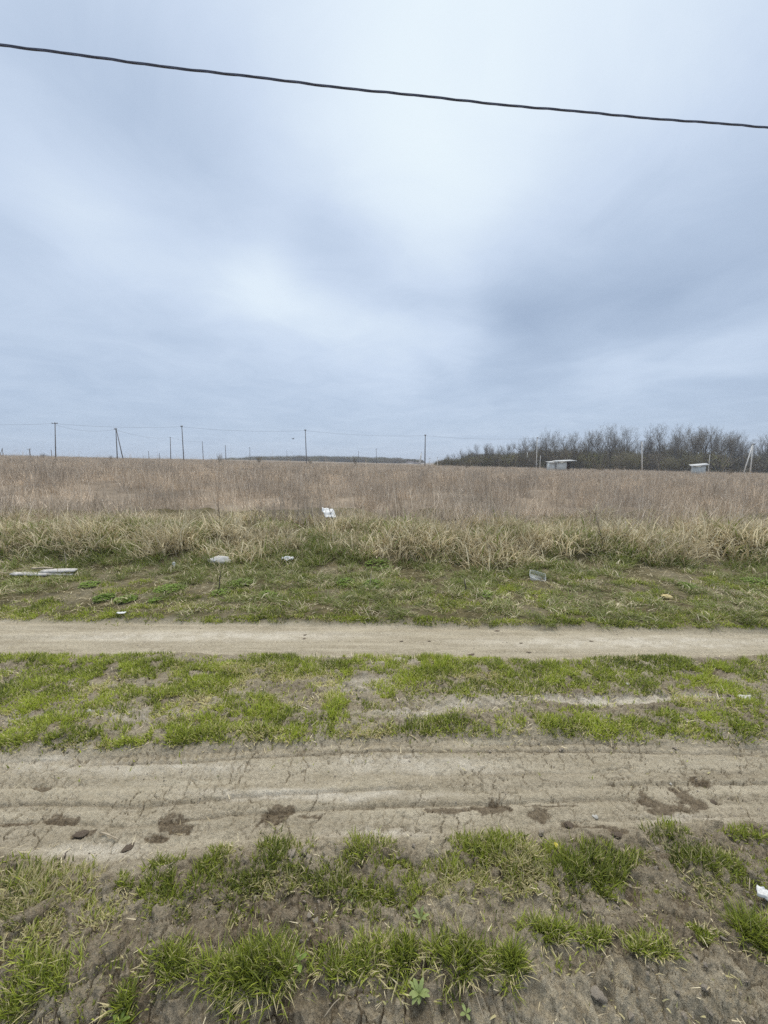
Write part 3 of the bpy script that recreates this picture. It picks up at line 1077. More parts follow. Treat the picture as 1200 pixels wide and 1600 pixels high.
# thicket under the trees
n = 2800
pxs = np.concatenate([u(684, 1500, n - 120), u(684, 780, 120)])
dd = np.array([belt_d(p) for p in pxs]) + u(-3, 26, n)
xs = np.array([px_x(p, d) for p, d in zip(pxs, dd)])
hh = np.array([top_h(p, d) for p, d in zip(pxs, dd)])
P = np.stack([xs, dd, H(xs, dd)], 1)
def bush_proto(seed, dry):
    b = MB()
    n = 260
    Pb = np.stack([RNG.normal(0, .25, n), RNG.normal(0, .25, n), np.zeros(n)], 1)
    b.blades(Pb, u(.5, 1.25, n), u(.012, .03, n), u(0, 6.3, n), np.abs(RNG.normal(0, .38, n)), u(-.4, .5, n), u(0, 1, n), (u(0, 1, n) < dry) * .8, 2)
    m = 420
    rr = np.sqrt(u(0, 1, m)) * .62
    th = u(0, 6.3, m)
    Pl = np.stack([rr * np.cos(th), rr * np.sin(th), u(.1, 1.0, m) * (1.08 - rr * .7)], 1)
    b.blades(Pl, u(.06, .22, m), u(.012, .05, m), u(0, 6.3, m), u(0, 1.6, m), np.zeros(m), u(0, 1, m), (u(0, 1, m) < dry) * .9, 1)
    return b.mesh('bush_%d' % seed)
BUSH = [bush_proto(i, dr) for i, dr in enumerate([.05, .2, .6, .3])]
s = hh * (.11 + .36 * u(0, 1, n) ** 3) * np.interp(pxs, [684, 780, 860], [1.45, 1.25, 1.0]) * (.8 + .5 * vn(pxs * .05, pxs * 0, 301))
scatter('undergrowth', 'dark brown leafless thicket filling the foot of the wood', 'undergrowth', MAT['shrub'], BUSH, P, rots(n, .05),
        np.stack([s * 1.3, s * 1.3, s], 1), RNG.integers(0, 4, n))

# lone bushes
for px, py, d, h, k, wide, lb in [
    (985, 733, 121, 6.2, 3, 1.3, 'big olive budding bush left of the pale lamp pole'),
    (965, 733, 122, 4.6, 1, 1.3, 'low olive bush left of the bigger olive one'),
    (1050, 735, 119, 4.6, 3, 1.4, 'olive tinted bush under the trees right of the lamp pole'),
    (1085, 735, 121, 6.0, 3, 1.2, 'tall olive bush behind the grey hut'),
    (938, 733, 84, 2.3, 0, 1.1, 'small dark brown bush in the field right of the white shelter'),
    (1141, 741, 84, 1.7, 2, 1.1, 'small dark bush in the field between hut and braced pole'),
    (729, 730, 80, 1.7, 0, .9, 'tiny dark bush in the field before the low end of the wood'),
    (345, 718, 84, 2.6, 0, .6, 'thin leaning grey bush by a far pole at left'),
    (406, 719, 92, 1.8, 1, 1.3, 'low greenish bush on the left skyline'),
    (555, 721, 92, 2.4, 0, .5, 'slim bare sapling on the skyline left of centre'),
    (485, 720, 90, 1.5, 2, 1.2, 'pale twiggy bush at the foot of the middle skyline pole'),
    (175, 715, 88, 1.4, 2, 1.0, 'twiggy skyline bush left of the braced pole at left'),
    (70, 713, 88, 1.5, 2, 1.2, 'grey twiggy bush on the skyline at far left'),
]:
    tree('bush', px_x(px, d), d, h, k, lb, 'bush', 'single bushes in the field', True, wide)

# far wood on the skyline
n = 700
pxs = u(330, 660, n)
dd = u(430, 520, n)
xs = np.array([px_x(p, d) for p, d in zip(pxs, dd)])
s = u(4.5, 7.5, n) * np.interp(pxs, [330, 400, 480, 600, 660], [.6, 1.0, 1.1, .9, .5])
P = np.stack([xs, dd, np.full(n, 0.6)], 1)
scatter('far_wood', 'low dark far off wood along the middle of the skyline', 'wood', MAT['shrub'], [m.copy() for m in BUSH], P, rots(n, .05),
        np.stack([s * 1.3, s * 1.3, s], 1), RNG.integers(0, 4, n))


# ------------------------------------------------------------------ poles and lines
def pole(name, px, ytop, d, label, pxb=None, mat='concrete_grey', r=0.13, arm=0.0, brace=None, lamp=False, box=False, ins=0, group='concrete line poles', lean=0.0):
    top = AT(px, ytop, d)
    xb = px_x(pxb, d) if pxb is not None else top.x
    base = onground(xb, d)
    e = empty(name, base)
    hgt = top.z - base.z
    dx = top.x - base.x + lean
    m = MB()
    m.tube([(0, 0, -.3), (dx * .5, 0, hgt * .5), (dx, 0, hgt)], [r, r * .85, r * .68], 8)
    m.build('shaft', MAT[mat], e, smooth=True)
    if brace is not None:
        m = MB()
        bx_ = px_x(brace, d) - base.x
        m.tube([(bx_, .0, -.3), (dx + math.copysign(.10, bx_), 0, hgt - .35)], [r, r * .7], 8)
        m.build('brace', MAT[mat], e, smooth=True)
    if arm:
        m = MB()
        m.box((dx, -.02 - r, hgt - .25), (arm, .09, .10))
        a = m.build('crossarm', MAT['metal_dark'], e)
        for q in (-.42, 0.0, .42):
            k = MB()
            k.tube([(dx + q * arm, -.02 - r, hgt - .20), (dx + q * arm, -.02 - r, hgt - .05), (dx + q * arm, -.02 - r, hgt + .03)], [.05, .06, .03], 8)
            k.build('insulator', MAT['ceramic'], a, smooth=True)
    else:
        m = MB()
        m.tube([(dx, 0, hgt - .12), (dx, 0, hgt + .06)], [r * .85, r * .75], 8)
        m.build('cap', MAT['metal_dark'], e)
    if lamp:
        m = MB()
        m.tube([(dx, 0, hgt - .5), (dx - .5, -.1, hgt - .1), (dx - .95, -.15, hgt - .02)], .035, 6)
        a = m.build('lamp_arm', MAT['ceramic'], e)
        m = MB()
        m.box((dx - 1.25, -.15, hgt + .0), (.75, .28, .13))
        m.build('lamp_head', MAT['white'], a)
    if box:
        m = MB()
        m.box((dx * .1 - .05, -r - .13, 1.35), (.42, .24, .62))
        m.build('meter_box', MAT['ceramic'], e)
    tag(e, label, 'pole', group)
    return e, top


tops = {}
for key, px, yt, d, kw, lb in [
    ('A', 86, 660, 95, dict(pxb=88.5, arm=1.4), 'leftmost tall grey pole with a short crossarm on the skyline'),
    ('B', 181, 669, 98, dict(pxb=184.5, brace=194, arm=.7), 'tall pole with a slanting brace on the left skyline'),
    ('C', 266, 683, 140, dict(pxb=267.5, r=.15), 'lower pole close left of the second tall skyline pole'),
    ('D', 284, 665, 97, dict(pxb=288, arm=.6), 'tall grey pole right of the braced pole at left'),
    ('E', 316, 690, 175, dict(r=.17), 'small far pole right of the second tall pole'),
    ('F', 352, 696, 175, dict(r=.18), 'small far pole behind the thin leaning bush'),
    ('G', 390, 699, 230, dict(arm=1.0, r=.16), 'small far pole with crossarm left of the greenish bush'),
    ('H', 448, 704, 260, dict(r=.16), 'faint far pole just left of the middle tall pole'),
    ('I', 477, 671, 101, dict(pxb=479.2, arm=.5), 'tall grey pole in the middle of the skyline left of centre'),
    ('J', 560, 705, 250, dict(r=.17), 'faint far pole beside the slim skyline sapling'),
    ('K', 588, 701, 220, dict(arm=.9, r=.15), 'small far pole right of the slim skyline sapling'),
    ('L', 664.5, 679, 108, dict(r=.17, arm=.45), 'tall dark pole at the left end of the wood'),
    ('M', 658.5, 707, 200, dict(pxb=657, brace=654, r=.2, mat='concrete'), 'small pale braced pole left of the tall dark pole'),
    ('N', 824, 706, 138, dict(mat='concrete', r=.15), 'thin pale pole in front of the wood left of the boxed pole'),
    ('O', 839.5, 683, 112, dict(pxb=838, mat='concrete', box=True, arm=.4), 'tall pale pole with a grey box near its foot'),
    ('P', 844.5, 711, 125, dict(mat='concrete', r=.11), 'short pale post right of the boxed pole'),
    ('Q', 1003, 689, 104, dict(pxb=1004, mat='concrete', lamp=True, r=.15), 'pale concrete pole with a street lamp head'),
    ('R', 1109.5, 709, 88, dict(mat='concrete', r=.06), 'thin pale post standing behind the grey hut'),
    ('S', 1177, 693, 98, dict(pxb=1173, brace=1161.5, mat='concrete', arm=.7, r=.15), 'pale pole with slanting brace at the right edge'),
    ('T', 671.5, 716, 118, dict(mat='concrete', r=.12), 'short pale post right of the tall dark pole'),
    ('U', 683.5, 715, 118, dict(mat='concrete', r=.12), 'second short pale post right of the tall dark pole'),
    ('V', 3.5, 700, 170, dict(brace=.5, r=.15), 'small far braced pole at the left edge'),
    ('W', 46, 701, 150, dict(brace=49, arm=1.6, r=.17), 'small dark far pole with wide crossarm left of the leftmost tall pole'),
    ('X', 80, 703, 200, dict(r=.18), 'short faint post close left of the leftmost tall pole'),
    ('Y', 232, 705, 200, dict(r=.16), 'faint far post between braced pole and lower pole'),
    ('Z', 249, 708, 200, dict(r=.16), 'faintest far post just left of the lower pole'),
]:
    tops[key] = pole('line_pole', px, yt, d, lb, **kw)[1]


def wire(p, q, sag, label, r=.018):
    p, q = Vector(p), Vector(q)
    pts = []
    for i in range(21):
        t = i / 20
        v = p.lerp(q, t)
        v.z -= sag * 4 * t * (1 - t)
        pts.append(v)
    m = MB()
    m.tube(pts, r, 5)
    o = m.build('overhead_wire', MAT['wire'])
    tag(o, label, 'wire', 'thin wires between the skyline poles')


dz = Vector((0, -.2, -.3))
offA = AT(-120, 661, 93)
wire(offA, tops['A'] + dz, .35, 'thin wire running from the left edge to the leftmost tall pole')
wire(tops['A'] + dz, tops['D'] + dz, .45, 'thin wire from the leftmost tall pole past the braced pole')
wire(tops['A'] + Vector((0, -.1, -.55)), tops['B'] + Vector((0, -.1, -.3)), .9, 'sagging lower wire between leftmost pole and braced pole')
wire(tops['B'] + Vector((0, -.1, -.4)), tops['C'] + Vector((0, 0, -.1)), .9, 'sagging wire from the braced pole to the lower pole')
wire(tops['C'] + Vector((0, 0, -.1)), tops['E'] + Vector((0, 0, -.1)), .5, 'faint wire from the lower pole to the small far pole')
wire(tops['D'] + dz, tops['I'] + dz, .55, 'thin wire between second and middle tall skyline poles')
wire(tops['I'] + dz, tops['L'] + dz, .55, 'thin wire from the middle pole to the tall dark pole')
wire(tops['L'] + dz, tops['O'] + dz, .55, 'thin wire from the tall dark pole to the boxed pole')
wire(tops['O'] + dz, tops['Q'] + Vector((0, 0, -.4)), .5, 'thin wire in front of the trees from boxed pole to lamp pole')
wire(tops['Q'] + Vector((0, 0, -.4)), tops['S'] + Vector((0, 0, -.4)), .5, 'thin wire in front of the trees from lamp pole to braced pole')

# the twisted cable overhead, close by
z0 = 6.2


def at_z(px, py, z):
    d = ray(px, py)
    t = (z - EYE) / d.z
    return Vector((d.x * t, d.y * t, z))


pl, pr = at_z(0, 70, z0), at_z(1200, 199, z0)
dxy = (pr - pl)
y_mid = pl.y + dxy.y * (0 - pl.x) / dxy.x
pm = AT(600, 144, y_mid)
a2 = np.polyfit([pl.x, 0.0, pr.x], [pl.z, pm.z, pr.z], 2)
root = empty('overhead_cable', onground(0, y_mid))
for k in range(3):
    pts = []
    for i in range(1400):
        x = -22 + 44 * i / 1399
        yv = pl.y + dxy.y * (x - pl.x) / dxy.x
        zv = float(np.polyval(a2, x))
        wob = 0.004 * math.sin(x * 3.1) + .0015 * math.sin(x * 11.7 + 1)
        th = 2 * math.pi * x / 1.05 + k * 2 * math.pi / 3
        pts.append((x - root.location.x, yv + .0060 * math.cos(th) - root.location.y, zv + wob + .0060 * math.sin(th) - root.location.z))
    m = MB()
    m.tube(pts, .0082, 6)
    m.build('conductor', MAT['cable'], root, smooth=True)
tag(root, 'thick dark twisted power cable crossing the sky overhead', 'cable')

# ------------------------------------------------------------------ huts and far houses
def shelter():
    d = 82.0
    k = d / FPX
    X = lambda px: px_x(px, d)
    b = onground(X(878), d)
    zt = AT(878, 721, d).z - b.z
    e = empty('field_shelter', b)
    x0 = b.x
    m = MB(); m.box((X(877) - x0, 0, zt / 2), (16 * k, .06, zt)); w = m.build('front_panel', MAT['shed'], e)
    m = MB(); m.box((X(864.3) - x0, .15, (zt - .25) / 2), (8.3 * k, .06, zt - .25)); m.build('side_panel', MAT['shed'], e)
    m = MB(); m.box((X(868.9) - x0, .5, zt / 2 - .05), (.07, 1.0, zt - .1)); m.build('door_post', MAT['metal_dark'], e)
    m = MB(); m.box((X(878) - x0, 2.0, zt / 2 - .05), (36 * k, .06, zt - .1)); m.build('back_wall', MAT['brick'], e)
    m = MB(); m.box((X(860.2) - x0, 1.1, zt / 2 - .1), (.05, 1.75, zt - .25)); m.build('end_wall', MAT['shed_grey'], e)
    m = MB(); m.box((X(885) - x0, 1.0, zt / 2 - .03), (.06, 1.9, zt - .06)); m.build('partition', MAT['brick'], e)
    m = MB(); m.box((X(896.5) - x0, .1, zt / 2 + .02), (.09, .09, zt + .04)); m.build('post', MAT['metal_dark'], e)
    m = MB(); m.box((X(896.5) - x0, 1.9, zt / 2 + .02), (.09, .09, zt + .04)); m.build('post', MAT['metal_dark'], e)
    m = MB(); m.box((X(884) - x0, .85, zt + .16), (29 * k, 2.9, .08), tilt=Matrix.Rotation(R(-2.2), 3, 'Y') @ Matrix.Rotation(R(4), 3, 'X')); m.build('roof', MAT['shed_roof'], e)
    m = MB(); m.box((X(863.7) - x0, .85, zt - .10), (11.0 * k, 2.6, .07), tilt=Matrix.Rotation(R(-3), 3, 'Y') @ Matrix.Rotation(R(4), 3, 'X')); m.build('lean_to_roof', MAT['shed_roof'], e)
    tag(e, 'low white sheet shelter with flat roof and dark open right end', 'shelter')


def hut():
    d = 80.0
    k = d / FPX
    b = onground(px_x(1093, d), d)
    zt = AT(1093, 727, d).z - b.z
    e = empty('field_hut', b, R(-28))
    wd, dp = 2.0, 1.9
    m = MB(); m.box((0, 0, zt * .47), (wd, .06, zt * .94)); wl = m.build('front_wall', MAT['shed_grey'], e)
    m = MB(); m.box((0, -.045, zt * .42), (.85, .03, zt * .80)); dr = m.build('door', MAT['shed_grey'], e)
    m = MB(); m.box((.32, -.075, zt * .42), (.05, .03, .16)); m.build('handle', MAT['metal_dark'], dr)
    m = MB(); m.box((wd / 2 - .031, dp / 2 + .035, zt * .5), (.06, dp, zt)); m.build('side_wall', MAT['shed'], e)
    m = MB(); m.box((-wd / 2 + .031, dp / 2 + .035, zt * .47), (.06, dp, zt * .94)); m.build('side_wall', MAT['shed_grey'], e)
    m = MB(); m.box((0, dp + .07, zt * .52), (wd, .06, zt * 1.04)); m.build('back_wall', MAT['shed_grey'], e)
    m = MB(); m.box((0, dp / 2, zt * 1.05), (wd + .9, dp + 1.0, .07), tilt=Matrix.Rotation(R(6), 3, 'X') @ Matrix.Rotation(R(-6), 3, 'Y')); m.build('roof', MAT['shed_roof'], e)
    tag(e, 'small grey sheet hut with a slanting roof before the wood', 'hut')


shelter()
hut()
for px, py, d, w, h, lb in [(641, 725, 420, 7, 3.2, 'left pale far off house low on the skyline'), (652, 726, 400, 6, 2.8, 'right pale far off house left of the tall dark pole'),
                            (618, 723, 460, 7, 3, 'faint pale far off house near the middle of the skyline')]:
    x = px_x(px, d)
    zb = AT(px, py + 3, d).z
    e = empty('far_house', (x, d, zb))
    m = MB(); m.box((0, 0, h / 2 - 1), (w, 6, h + 2)); wl = m.build('wall', MAT['house'], e)
    m = MB()
    m.add([(-w / 2 - .3, -3.3, h + .004), (w / 2 + .3, -3.3, h + .004), (w / 2 + .3, 3.3, h + .004), (-w / 2 - .3, 3.3, h + .004), (-w / 2 - .3, 0, h + 1.3), (w / 2 + .3, 0, h + 1.3)],
          [(0, 1, 5, 4), (2, 3, 4, 5), (3, 2, 1, 0)], [(0, 4, 3), (1, 2, 5)])
    m.build('roof', MAT['house_roof'], e)
    for q in (-.25, .25):
        m = MB(); m.box((q * w, -3.03, h * .55), (.9, .05, 1.2)); m.build('window', MAT['metal_dark'], e)
    tag(e, lb, 'house', 'far off houses')

# bird
bp = AT(458, 686, 70)
m = MB()
m.tube([(-.22, 0, 0), (-.12, 0, .02), (.0, 0, .03), (.12, 0, .03), (.18, 0, .05), (.24, 0, .04)], [.02, .05, .07, .05, .035, .005], 8)
for s_ in (-1, 1):
    m.add([(.08, .03 * s_, .05), (-.06, .03 * s_, .05), (-.10, .22 * s_, .16), (.07, .22 * s_, .17), (-.12, .44 * s_, .10), (-.02, .46 * s_, .11)],
          [(0, 1, 2, 3), (3, 2, 4, 5)])
m.add([(-.2, -.02, 0), (-.2, .02, 0), (-.38, .06, 0), (-.38, -.06, 0)], [(0, 1, 2, 3)])
bo = m.build('bird', MAT['bird'], None, bp, smooth=True)
bo.rotation_euler = (0, 0, R(50))
tag(bo, 'tiny black bird flying below the wire near the middle pole', 'bird')


# ------------------------------------------------------------------ the dead weeds of the field
def weed_proto(seed, nst, rad, hmin, hmax, wmul=1.0, low=60):
    b = MB()
    n = nst
    th, rr = u(0, 6.3, n), np.sqrt(u(0, 1, n)) * rad
    P = np.stack([rr * np.cos(th), rr * np.sin(th), np.full(n, -.03)], 1)
    h = u(hmin, hmax, n) * (0.8 + .4 * u(0, 1, n) ** 2)
    az, lean, droop = u(0, 6.3, n), np.abs(RNG.normal(.0, .24, n)), RNG.normal(.05, .30, n)
    bad = u(0, 1, n) < .20
    lean = np.where(bad, u(.4, 1.0, n), lean)
    rnd = np.where(u(0, 1, n) < .4, u(.75, 1, n), u(0, .45, n))
    dry = np.where(u(0, 1, n) < .16, u(.4, .9, n), 0)
    b.blades(P, h, u(.006, .015, n) * wmul, az, lean, droop, rnd, dry, 3)
    # side branches with seed heads on the upper half
    for i in range(n):
        k = random.randint(2, 6)
        f = u(.40, .98, k)
        a_ = lean[i] + droop[i] * f * .6
        bp_ = P[i] + np.stack([np.cos(az[i]) * np.sin(a_) * h[i] * f, np.sin(az[i]) * np.sin(a_) * h[i] * f, np.cos(a_) * h[i] * f], 1)
        bl = u(.06, .22, k) * (1.15 - f * .5) * h[i]
        b.blades(bp_, bl, u(.004, .008, k) * wmul, u(0, 6.3, k), u(.3, .9, k), u(-.5, .1, k), np.clip(rnd[i] * .8 + RNG.normal(0, .1, k), 0, 1), np.full(k, dry[i]), 2)
        j = k * 2
        q = np.repeat(bp_, 2, 0) + RNG.normal(0, .035, (j, 3)) + np.array([0, 0, .04])
        b.blades(q, u(.02, .05, j), u(.006, .010, j) * wmul, u(0, 6.3, j), u(0, 1.2, j), np.zeros(j), u(0, .3, j), np.full(j, dry[i] * .7), 1)
    # low matted dead grass
    m_ = low
    th, rr = u(0, 6.3, m_), np.sqrt(u(0, 1, m_)) * rad
    Pm = np.stack([rr * np.cos(th), rr * np.sin(th), np.full(m_, -.02)], 1)
    b.blades(Pm, u(.18, .5, m_), u(.006, .012, m_) * wmul, u(0, 6.3, m_), u(.1, .8, m_), u(.2, 1.3, m_), u(.1, 1, m_) ** 1.6, np.zeros(m_), 2)
    return b.mesh('weed_%d' % seed)


WEED_N = [weed_proto(i, 17, .45, .40, 1.0, 1.0, 60) for i in range(9)]
WEED_T = [weed_proto(40 + i, 5, .5, 1.0, 1.45, 1.1, 4) for i in range(5)]
WEED_F = [weed_proto(20 + i, 26, .8, .5, 1.05, 1.9, 30) for i in range(6)]


def field_points(y0, y1, dens, wide=1.25):
    pts = []
    ys = np.linspace(y0, y1, 40)
    for a, b in zip(ys[:-1], ys[1:]):
        hw = (b + .5) * wide
        k = RNG.poisson(2 * hw * (b - a) * dens)
        pts.append(np.stack([u(-hw, hw, k), u(a, b, k)], 1))
    return np.concatenate(pts)


xy = field_points(6.6, 22, 3.0)
keep = xy[:, 1] > 7.5 + 1.3 * fbm(xy[:, 0] * .6, xy[:, 0] * 0 + 3, 201, 2) - .9 * sm(0, 2.5, xy[:, 0]) 
patch = fbm(xy[:, 0] * .45, xy[:, 1] * .45, 202, 3)
keep &= u(0, 1, len(xy)) < .80 + 1.7 * patch
xy = xy[keep]
P = np.stack([xy[:, 0], xy[:, 1], H(xy[:, 0], xy[:, 1])], 1)
n = len(P)
hv = .98 + .85 * fbm(P[:, 0] * .7, P[:, 1] * .5, 203, 3)
s = u(.75, 1.05, n)
xt = field_points(9.0, 70, .22, 1.2)
scatter('tall_stalks', 'sparse taller wispy stalks standing above the other dead weeds', 'dead weeds', MAT['weed'], WEED_T,
        np.stack([xt[:, 0], xt[:, 1], H(xt[:, 0], xt[:, 1])], 1), rots(len(xt), .10), scl(len(xt), .75, 1.15), RNG.integers(0, 5, len(xt)))
pk = u(-60, 520, 150)
yk = u(26, 85, 150)
xk = np.array([px_x(a_, b_) for a_, b_ in zip(pk, yk)])
sk = u(.8, 1.2, 150)
scatter('skyline_weeds', 'wispy tall weeds breaking the left skyline', 'dead weeds', MAT['weed'], [m_.copy() for m_ in WEED_T],
        np.stack([xk, yk, H(xk, yk)], 1), rots(150, .12), np.stack([sk, sk, u(1.0, 1.75, 150)], 1), RNG.integers(0, 5, 150))
scatter('dead_weeds', 'tall grey brown dead weeds at the front of the field', 'dead weeds', MAT['weed'], WEED_N, P, rots(n, .10), np.stack([s, s, s * hv], 1), RNG.integers(0, 9, n))
xy = np.concatenate([field_points(21, 50, 1.3), field_points(50, 118, .42, 1.15)])
P = np.stack([xy[:, 0], xy[:, 1], H(xy[:, 0], xy[:, 1])], 1)
n = len(P)
hv = .95 + .25 * fbm(P[:, 0] * .15, P[:, 1] * .15, 204, 3)
s = u(.85, 1.3, n)
hv = hv * .85
scatter('distant_weeds', 'tall dead weeds covering the far part of the field', 'dead weeds', MAT['weed'], WEED_F, P, rots(n, .05), np.stack([s, s, u(.8, 1.1, n) * hv], 1), RNG.integers(0, 6, n))


# ------------------------------------------------------------------ straw tussocks on the bank
def tussock(seed, n, rad, h0, h1, green, dr0, dr1, w=1.0):
    b = MB()
    th, rr = u(0, 6.3, n), np.sqrt(u(0, 1, n)) * rad
    P = np.stack([rr * np.cos(th), rr * np.sin(th), np.full(n, -.02)], 1)
    az = th + RNG.normal(0, 1.6, n)
    h = u(h0, h1, n)
    b.blades(P, h, u(.006, .016, n) * w, az, np.abs(RNG.normal(.30, .48, n)), u(dr0, dr1, n), u(0, 1, n), (u(0, 1, n) < green) * u(.6, 1, n), 4)
    return b.mesh('tussock_%d' % seed)


TUS = [tussock(i, 130, .22, .10, .34, g, .4, 2.6) for i, g in enumerate([.04, .08, .14, .35, .10, .55])]
TUSG = [tussock(20 + i, 90, .16, .12, .30, g, .4, 1.8) for i, g in enumerate([.75, .88, .6, .95])]
xy = field_points(5.5, 9.6, 13.0, 1.3)
bl = 5.95 + 0.25 * fbm(xy[:, 0] * 0.5, xy[:, 1] * 0.1, 41, 2)
dv = xy[:, 1] - bl
clump = fbm(xy[:, 0] * .9, xy[:, 1] * .9, 211, 3)
keep = (u(0, 1, len(xy)) < sm(-.25, .35, dv + .35 * clump)) & (u(0, 1, len(xy)) < .55 + .9 * clump + .35) & (u(0, 1, len(xy)) < 1 - .85 * sm(7.2, 8.4, xy[:, 1]))
xy = xy[keep]
clump = clump[keep]
P = np.stack([xy[:, 0], xy[:, 1], H(xy[:, 0], xy[:, 1])], 1)
n = len(P)
s = u(.8, 1.25, n) * (1.15 + .9 * clump)
gz = fbm(xy[:, 0] * .8 + 40, xy[:, 1] * .8, 212, 3)
idx = np.where(gz > .20, RNG.integers(3, 6, n), RNG.integers(0, 3, n))
scatter('straw_grass', 'drooping straw coloured grass tussocks along the bank', 'dry grass', MAT['dry_grass'], TUS, P, rots(n, .12), np.stack([s, s, s * u(.8, 1.15, n)], 1), idx)

# green and straw growth under and before the tussocks
xy = field_points(3.7, 8.0, 42.0, 1.3)
dvv = xy[:, 1] - eint(E_FT, xy[:, 0])
pt = fbm(xy[:, 0] * 1.1, xy[:, 1] * 1.1, 221, 3)
dens = sm(.0, .16, dvv) * (.58 + 1.3 * pt) * (1 - .35 * sm(6, 7, xy[:, 1]))
keep = u(0, 1, len(xy)) < dens
xy = xy[keep]
P = np.stack([xy[:, 0], xy[:, 1], H(xy[:, 0], xy[:, 1])], 1)
n = len(P)
grow = .28 + .55 * sm(4.9, 6.4, xy[:, 1]) + .10 * fbm(xy[:, 0] * 2, xy[:, 1] * 2, 222, 2)
s = u(.8, 1.2, n)
scatter('verge_grass', 'mixed green and straw grass covering the verge', 'grass', MAT['dry_grass'], TUSG, P, rots(n, .15), np.stack([s * (.5 + .5 * grow), s * (.5 + .5 * grow), s * grow], 1), RNG.integers(0, 4, n))

# ------------------------------------------------------------------ short green grass of the road strips
def ell(px, py, rx, ry):
    c = G(px, py)
    y0, y1 = G(px, py + ry).y, G(px, py - ry).y
    depth = c.y * math.cos(PITCH) + (EYE - c.z) * math.sin(PITCH)
    return c, rx / FPX * depth, max((y1 - y0) / 2, .02)


def grass_patch(mb, lst, per_m2, tall=1.0, wid=(.0022, .0040), grow_=1.0):
    for (px, py, rx, ry, h, dn, dry) in lst:
        c, ax, ay = ell(px, py + ry * .30, rx * grow_, ry * grow_)
        n = int(per_m2 * dn * math.pi * ax * ay * 1.6)
        k = max(4, int(6 + 90 * ax * ay))
        tx, ty = RNG.normal(0, .52, k), RNG.normal(0, .52, k)
        t = RNG.integers(0, k, n)
        mixd = u(0, 1, n) < .55
        ra, th_ = np.sqrt(u(0, 1, n)) * 1.12, u(0, 6.3, n)
        ex = np.where(mixd, ra * np.cos(th_), tx[t] + RNG.normal(0, .18, n))
        ey = np.where(mixd, ra * np.sin(th_), ty[t] + RNG.normal(0, .18, n))
        ok = np.hypot(ex, ey) < 1.1 + .5 * fbm(ex * 1.6 + px, ey * 1.6 + py, 232, 2)
        ex, ey, t = ex[ok], ey[ok], t[ok]
        X_, Y_ = c.x + ex * ax, c.y + ey * ay
        fade = fbm(X_ * 9, Y_ * 9, 231, 3)
        on_rut = blot(X_, Y_, RIM, .6, 14) if tall == 1.0 else np.zeros(len(X_))
        znear = zones(X_, Y_)
        ok = (fade > -.32) & (u(0, 1, len(X_)) > .92 * sm(.2, .6, on_rut)) & (u(0, 1, len(X_)) > .95 * sm(.45, .8, znear[0] + znear[1]))
        X_, Y_, t, ex, ey = X_[ok], Y_[ok], t[ok], ex[ok], ey[ok]
        n = len(X_)
        if n == 0:
            continue
        ox, oy = X_ - (c.x + tx[t] * ax), Y_ - (c.y + ty[t] * ay)
        az = np.arctan2(oy, ox) + RNG.normal(0, 1.5, n)
        hh_ = h * tall * u(.45, 1.25, n) * (.55 + .9 * vn(X_ * 8, Y_ * 11, 12)) * (1.0 - .35 * np.clip(np.hypot(ex, ey), 0, 1.2))
        P_ = np.stack([X_, Y_, H(X_, Y_) - .006], 1)
        dr = np.where(u(0, 1, n) < dry * 1.1 + .03 + .5 * sm(.62, .85, vn(X_ * 5, Y_ * 7, 13)), u(.5, 1, n), u(0, .2, n))
        lean = np.abs(RNG.normal(.40, .38, n)) + np.where(dr > .4, .35, 0)
        mb.blades(P_, hh_, u(wid[0], wid[1], n), az, lean, u(.0, 1.3, n), np.clip(RNG.normal(.52, .33, n) + .75 * (vn(X_ * 7, Y_ * 9, 9) - .5) + .5 * (vn(X_ * 2.2, Y_ * 3, 10) - .5), 0, 1), dr, 2)


mb = MB()
grass_patch(mb, GRASS_FRONT, 19000, .86, (.0032, .0066), 1.18)
o = mb.build('foreground_grass', MAT['grass'])
tag(o, 'short green grass in the strip before the near wheel track', 'grass', kind='stuff')
mb = MB()
grass_patch(mb, GRASS_RIDGE, 12500, 1.0, (.0042, .0085), 1.30)
o = mb.build('ridge_grass', MAT['grass'])
tag(o, 'short green grass on the ridge between the two wheel tracks', 'grass', kind='stuff')
# fringe along the far track
fr = []
for i in range(70):
    px = -40 + i * 18.5 + random.uniform(-9, 9)
    yb = float(np.interp(px, [0, 300, 600, 900, 1200], [966, 970, 972, 978, 982]))
    gap = vn(px * .012, 0.5, 77)
    if gap < .28:
        continue
    fr.append((px, yb - random.uniform(0, 9), random.uniform(14, 40), random.uniform(3, 7), random.uniform(.035, .06), random.uniform(.6, 1.1), .12))
for i in range(110):
    px, py = random.uniform(-20, 1220), random.uniform(898, 966)
    fr.append((px, py, random.uniform(15, 45), random.uniform(3, 8), random.uniform(.04, .07), random.uniform(.3, .8), .2))
mb = MB()
grass_patch(mb, fr, 7000, 1.0, (.006, .012))
o = mb.build('fringe_grass', MAT['grass'])
tag(o, 'bright green low grass fringing the far wheel track', 'grass', kind='stuff')

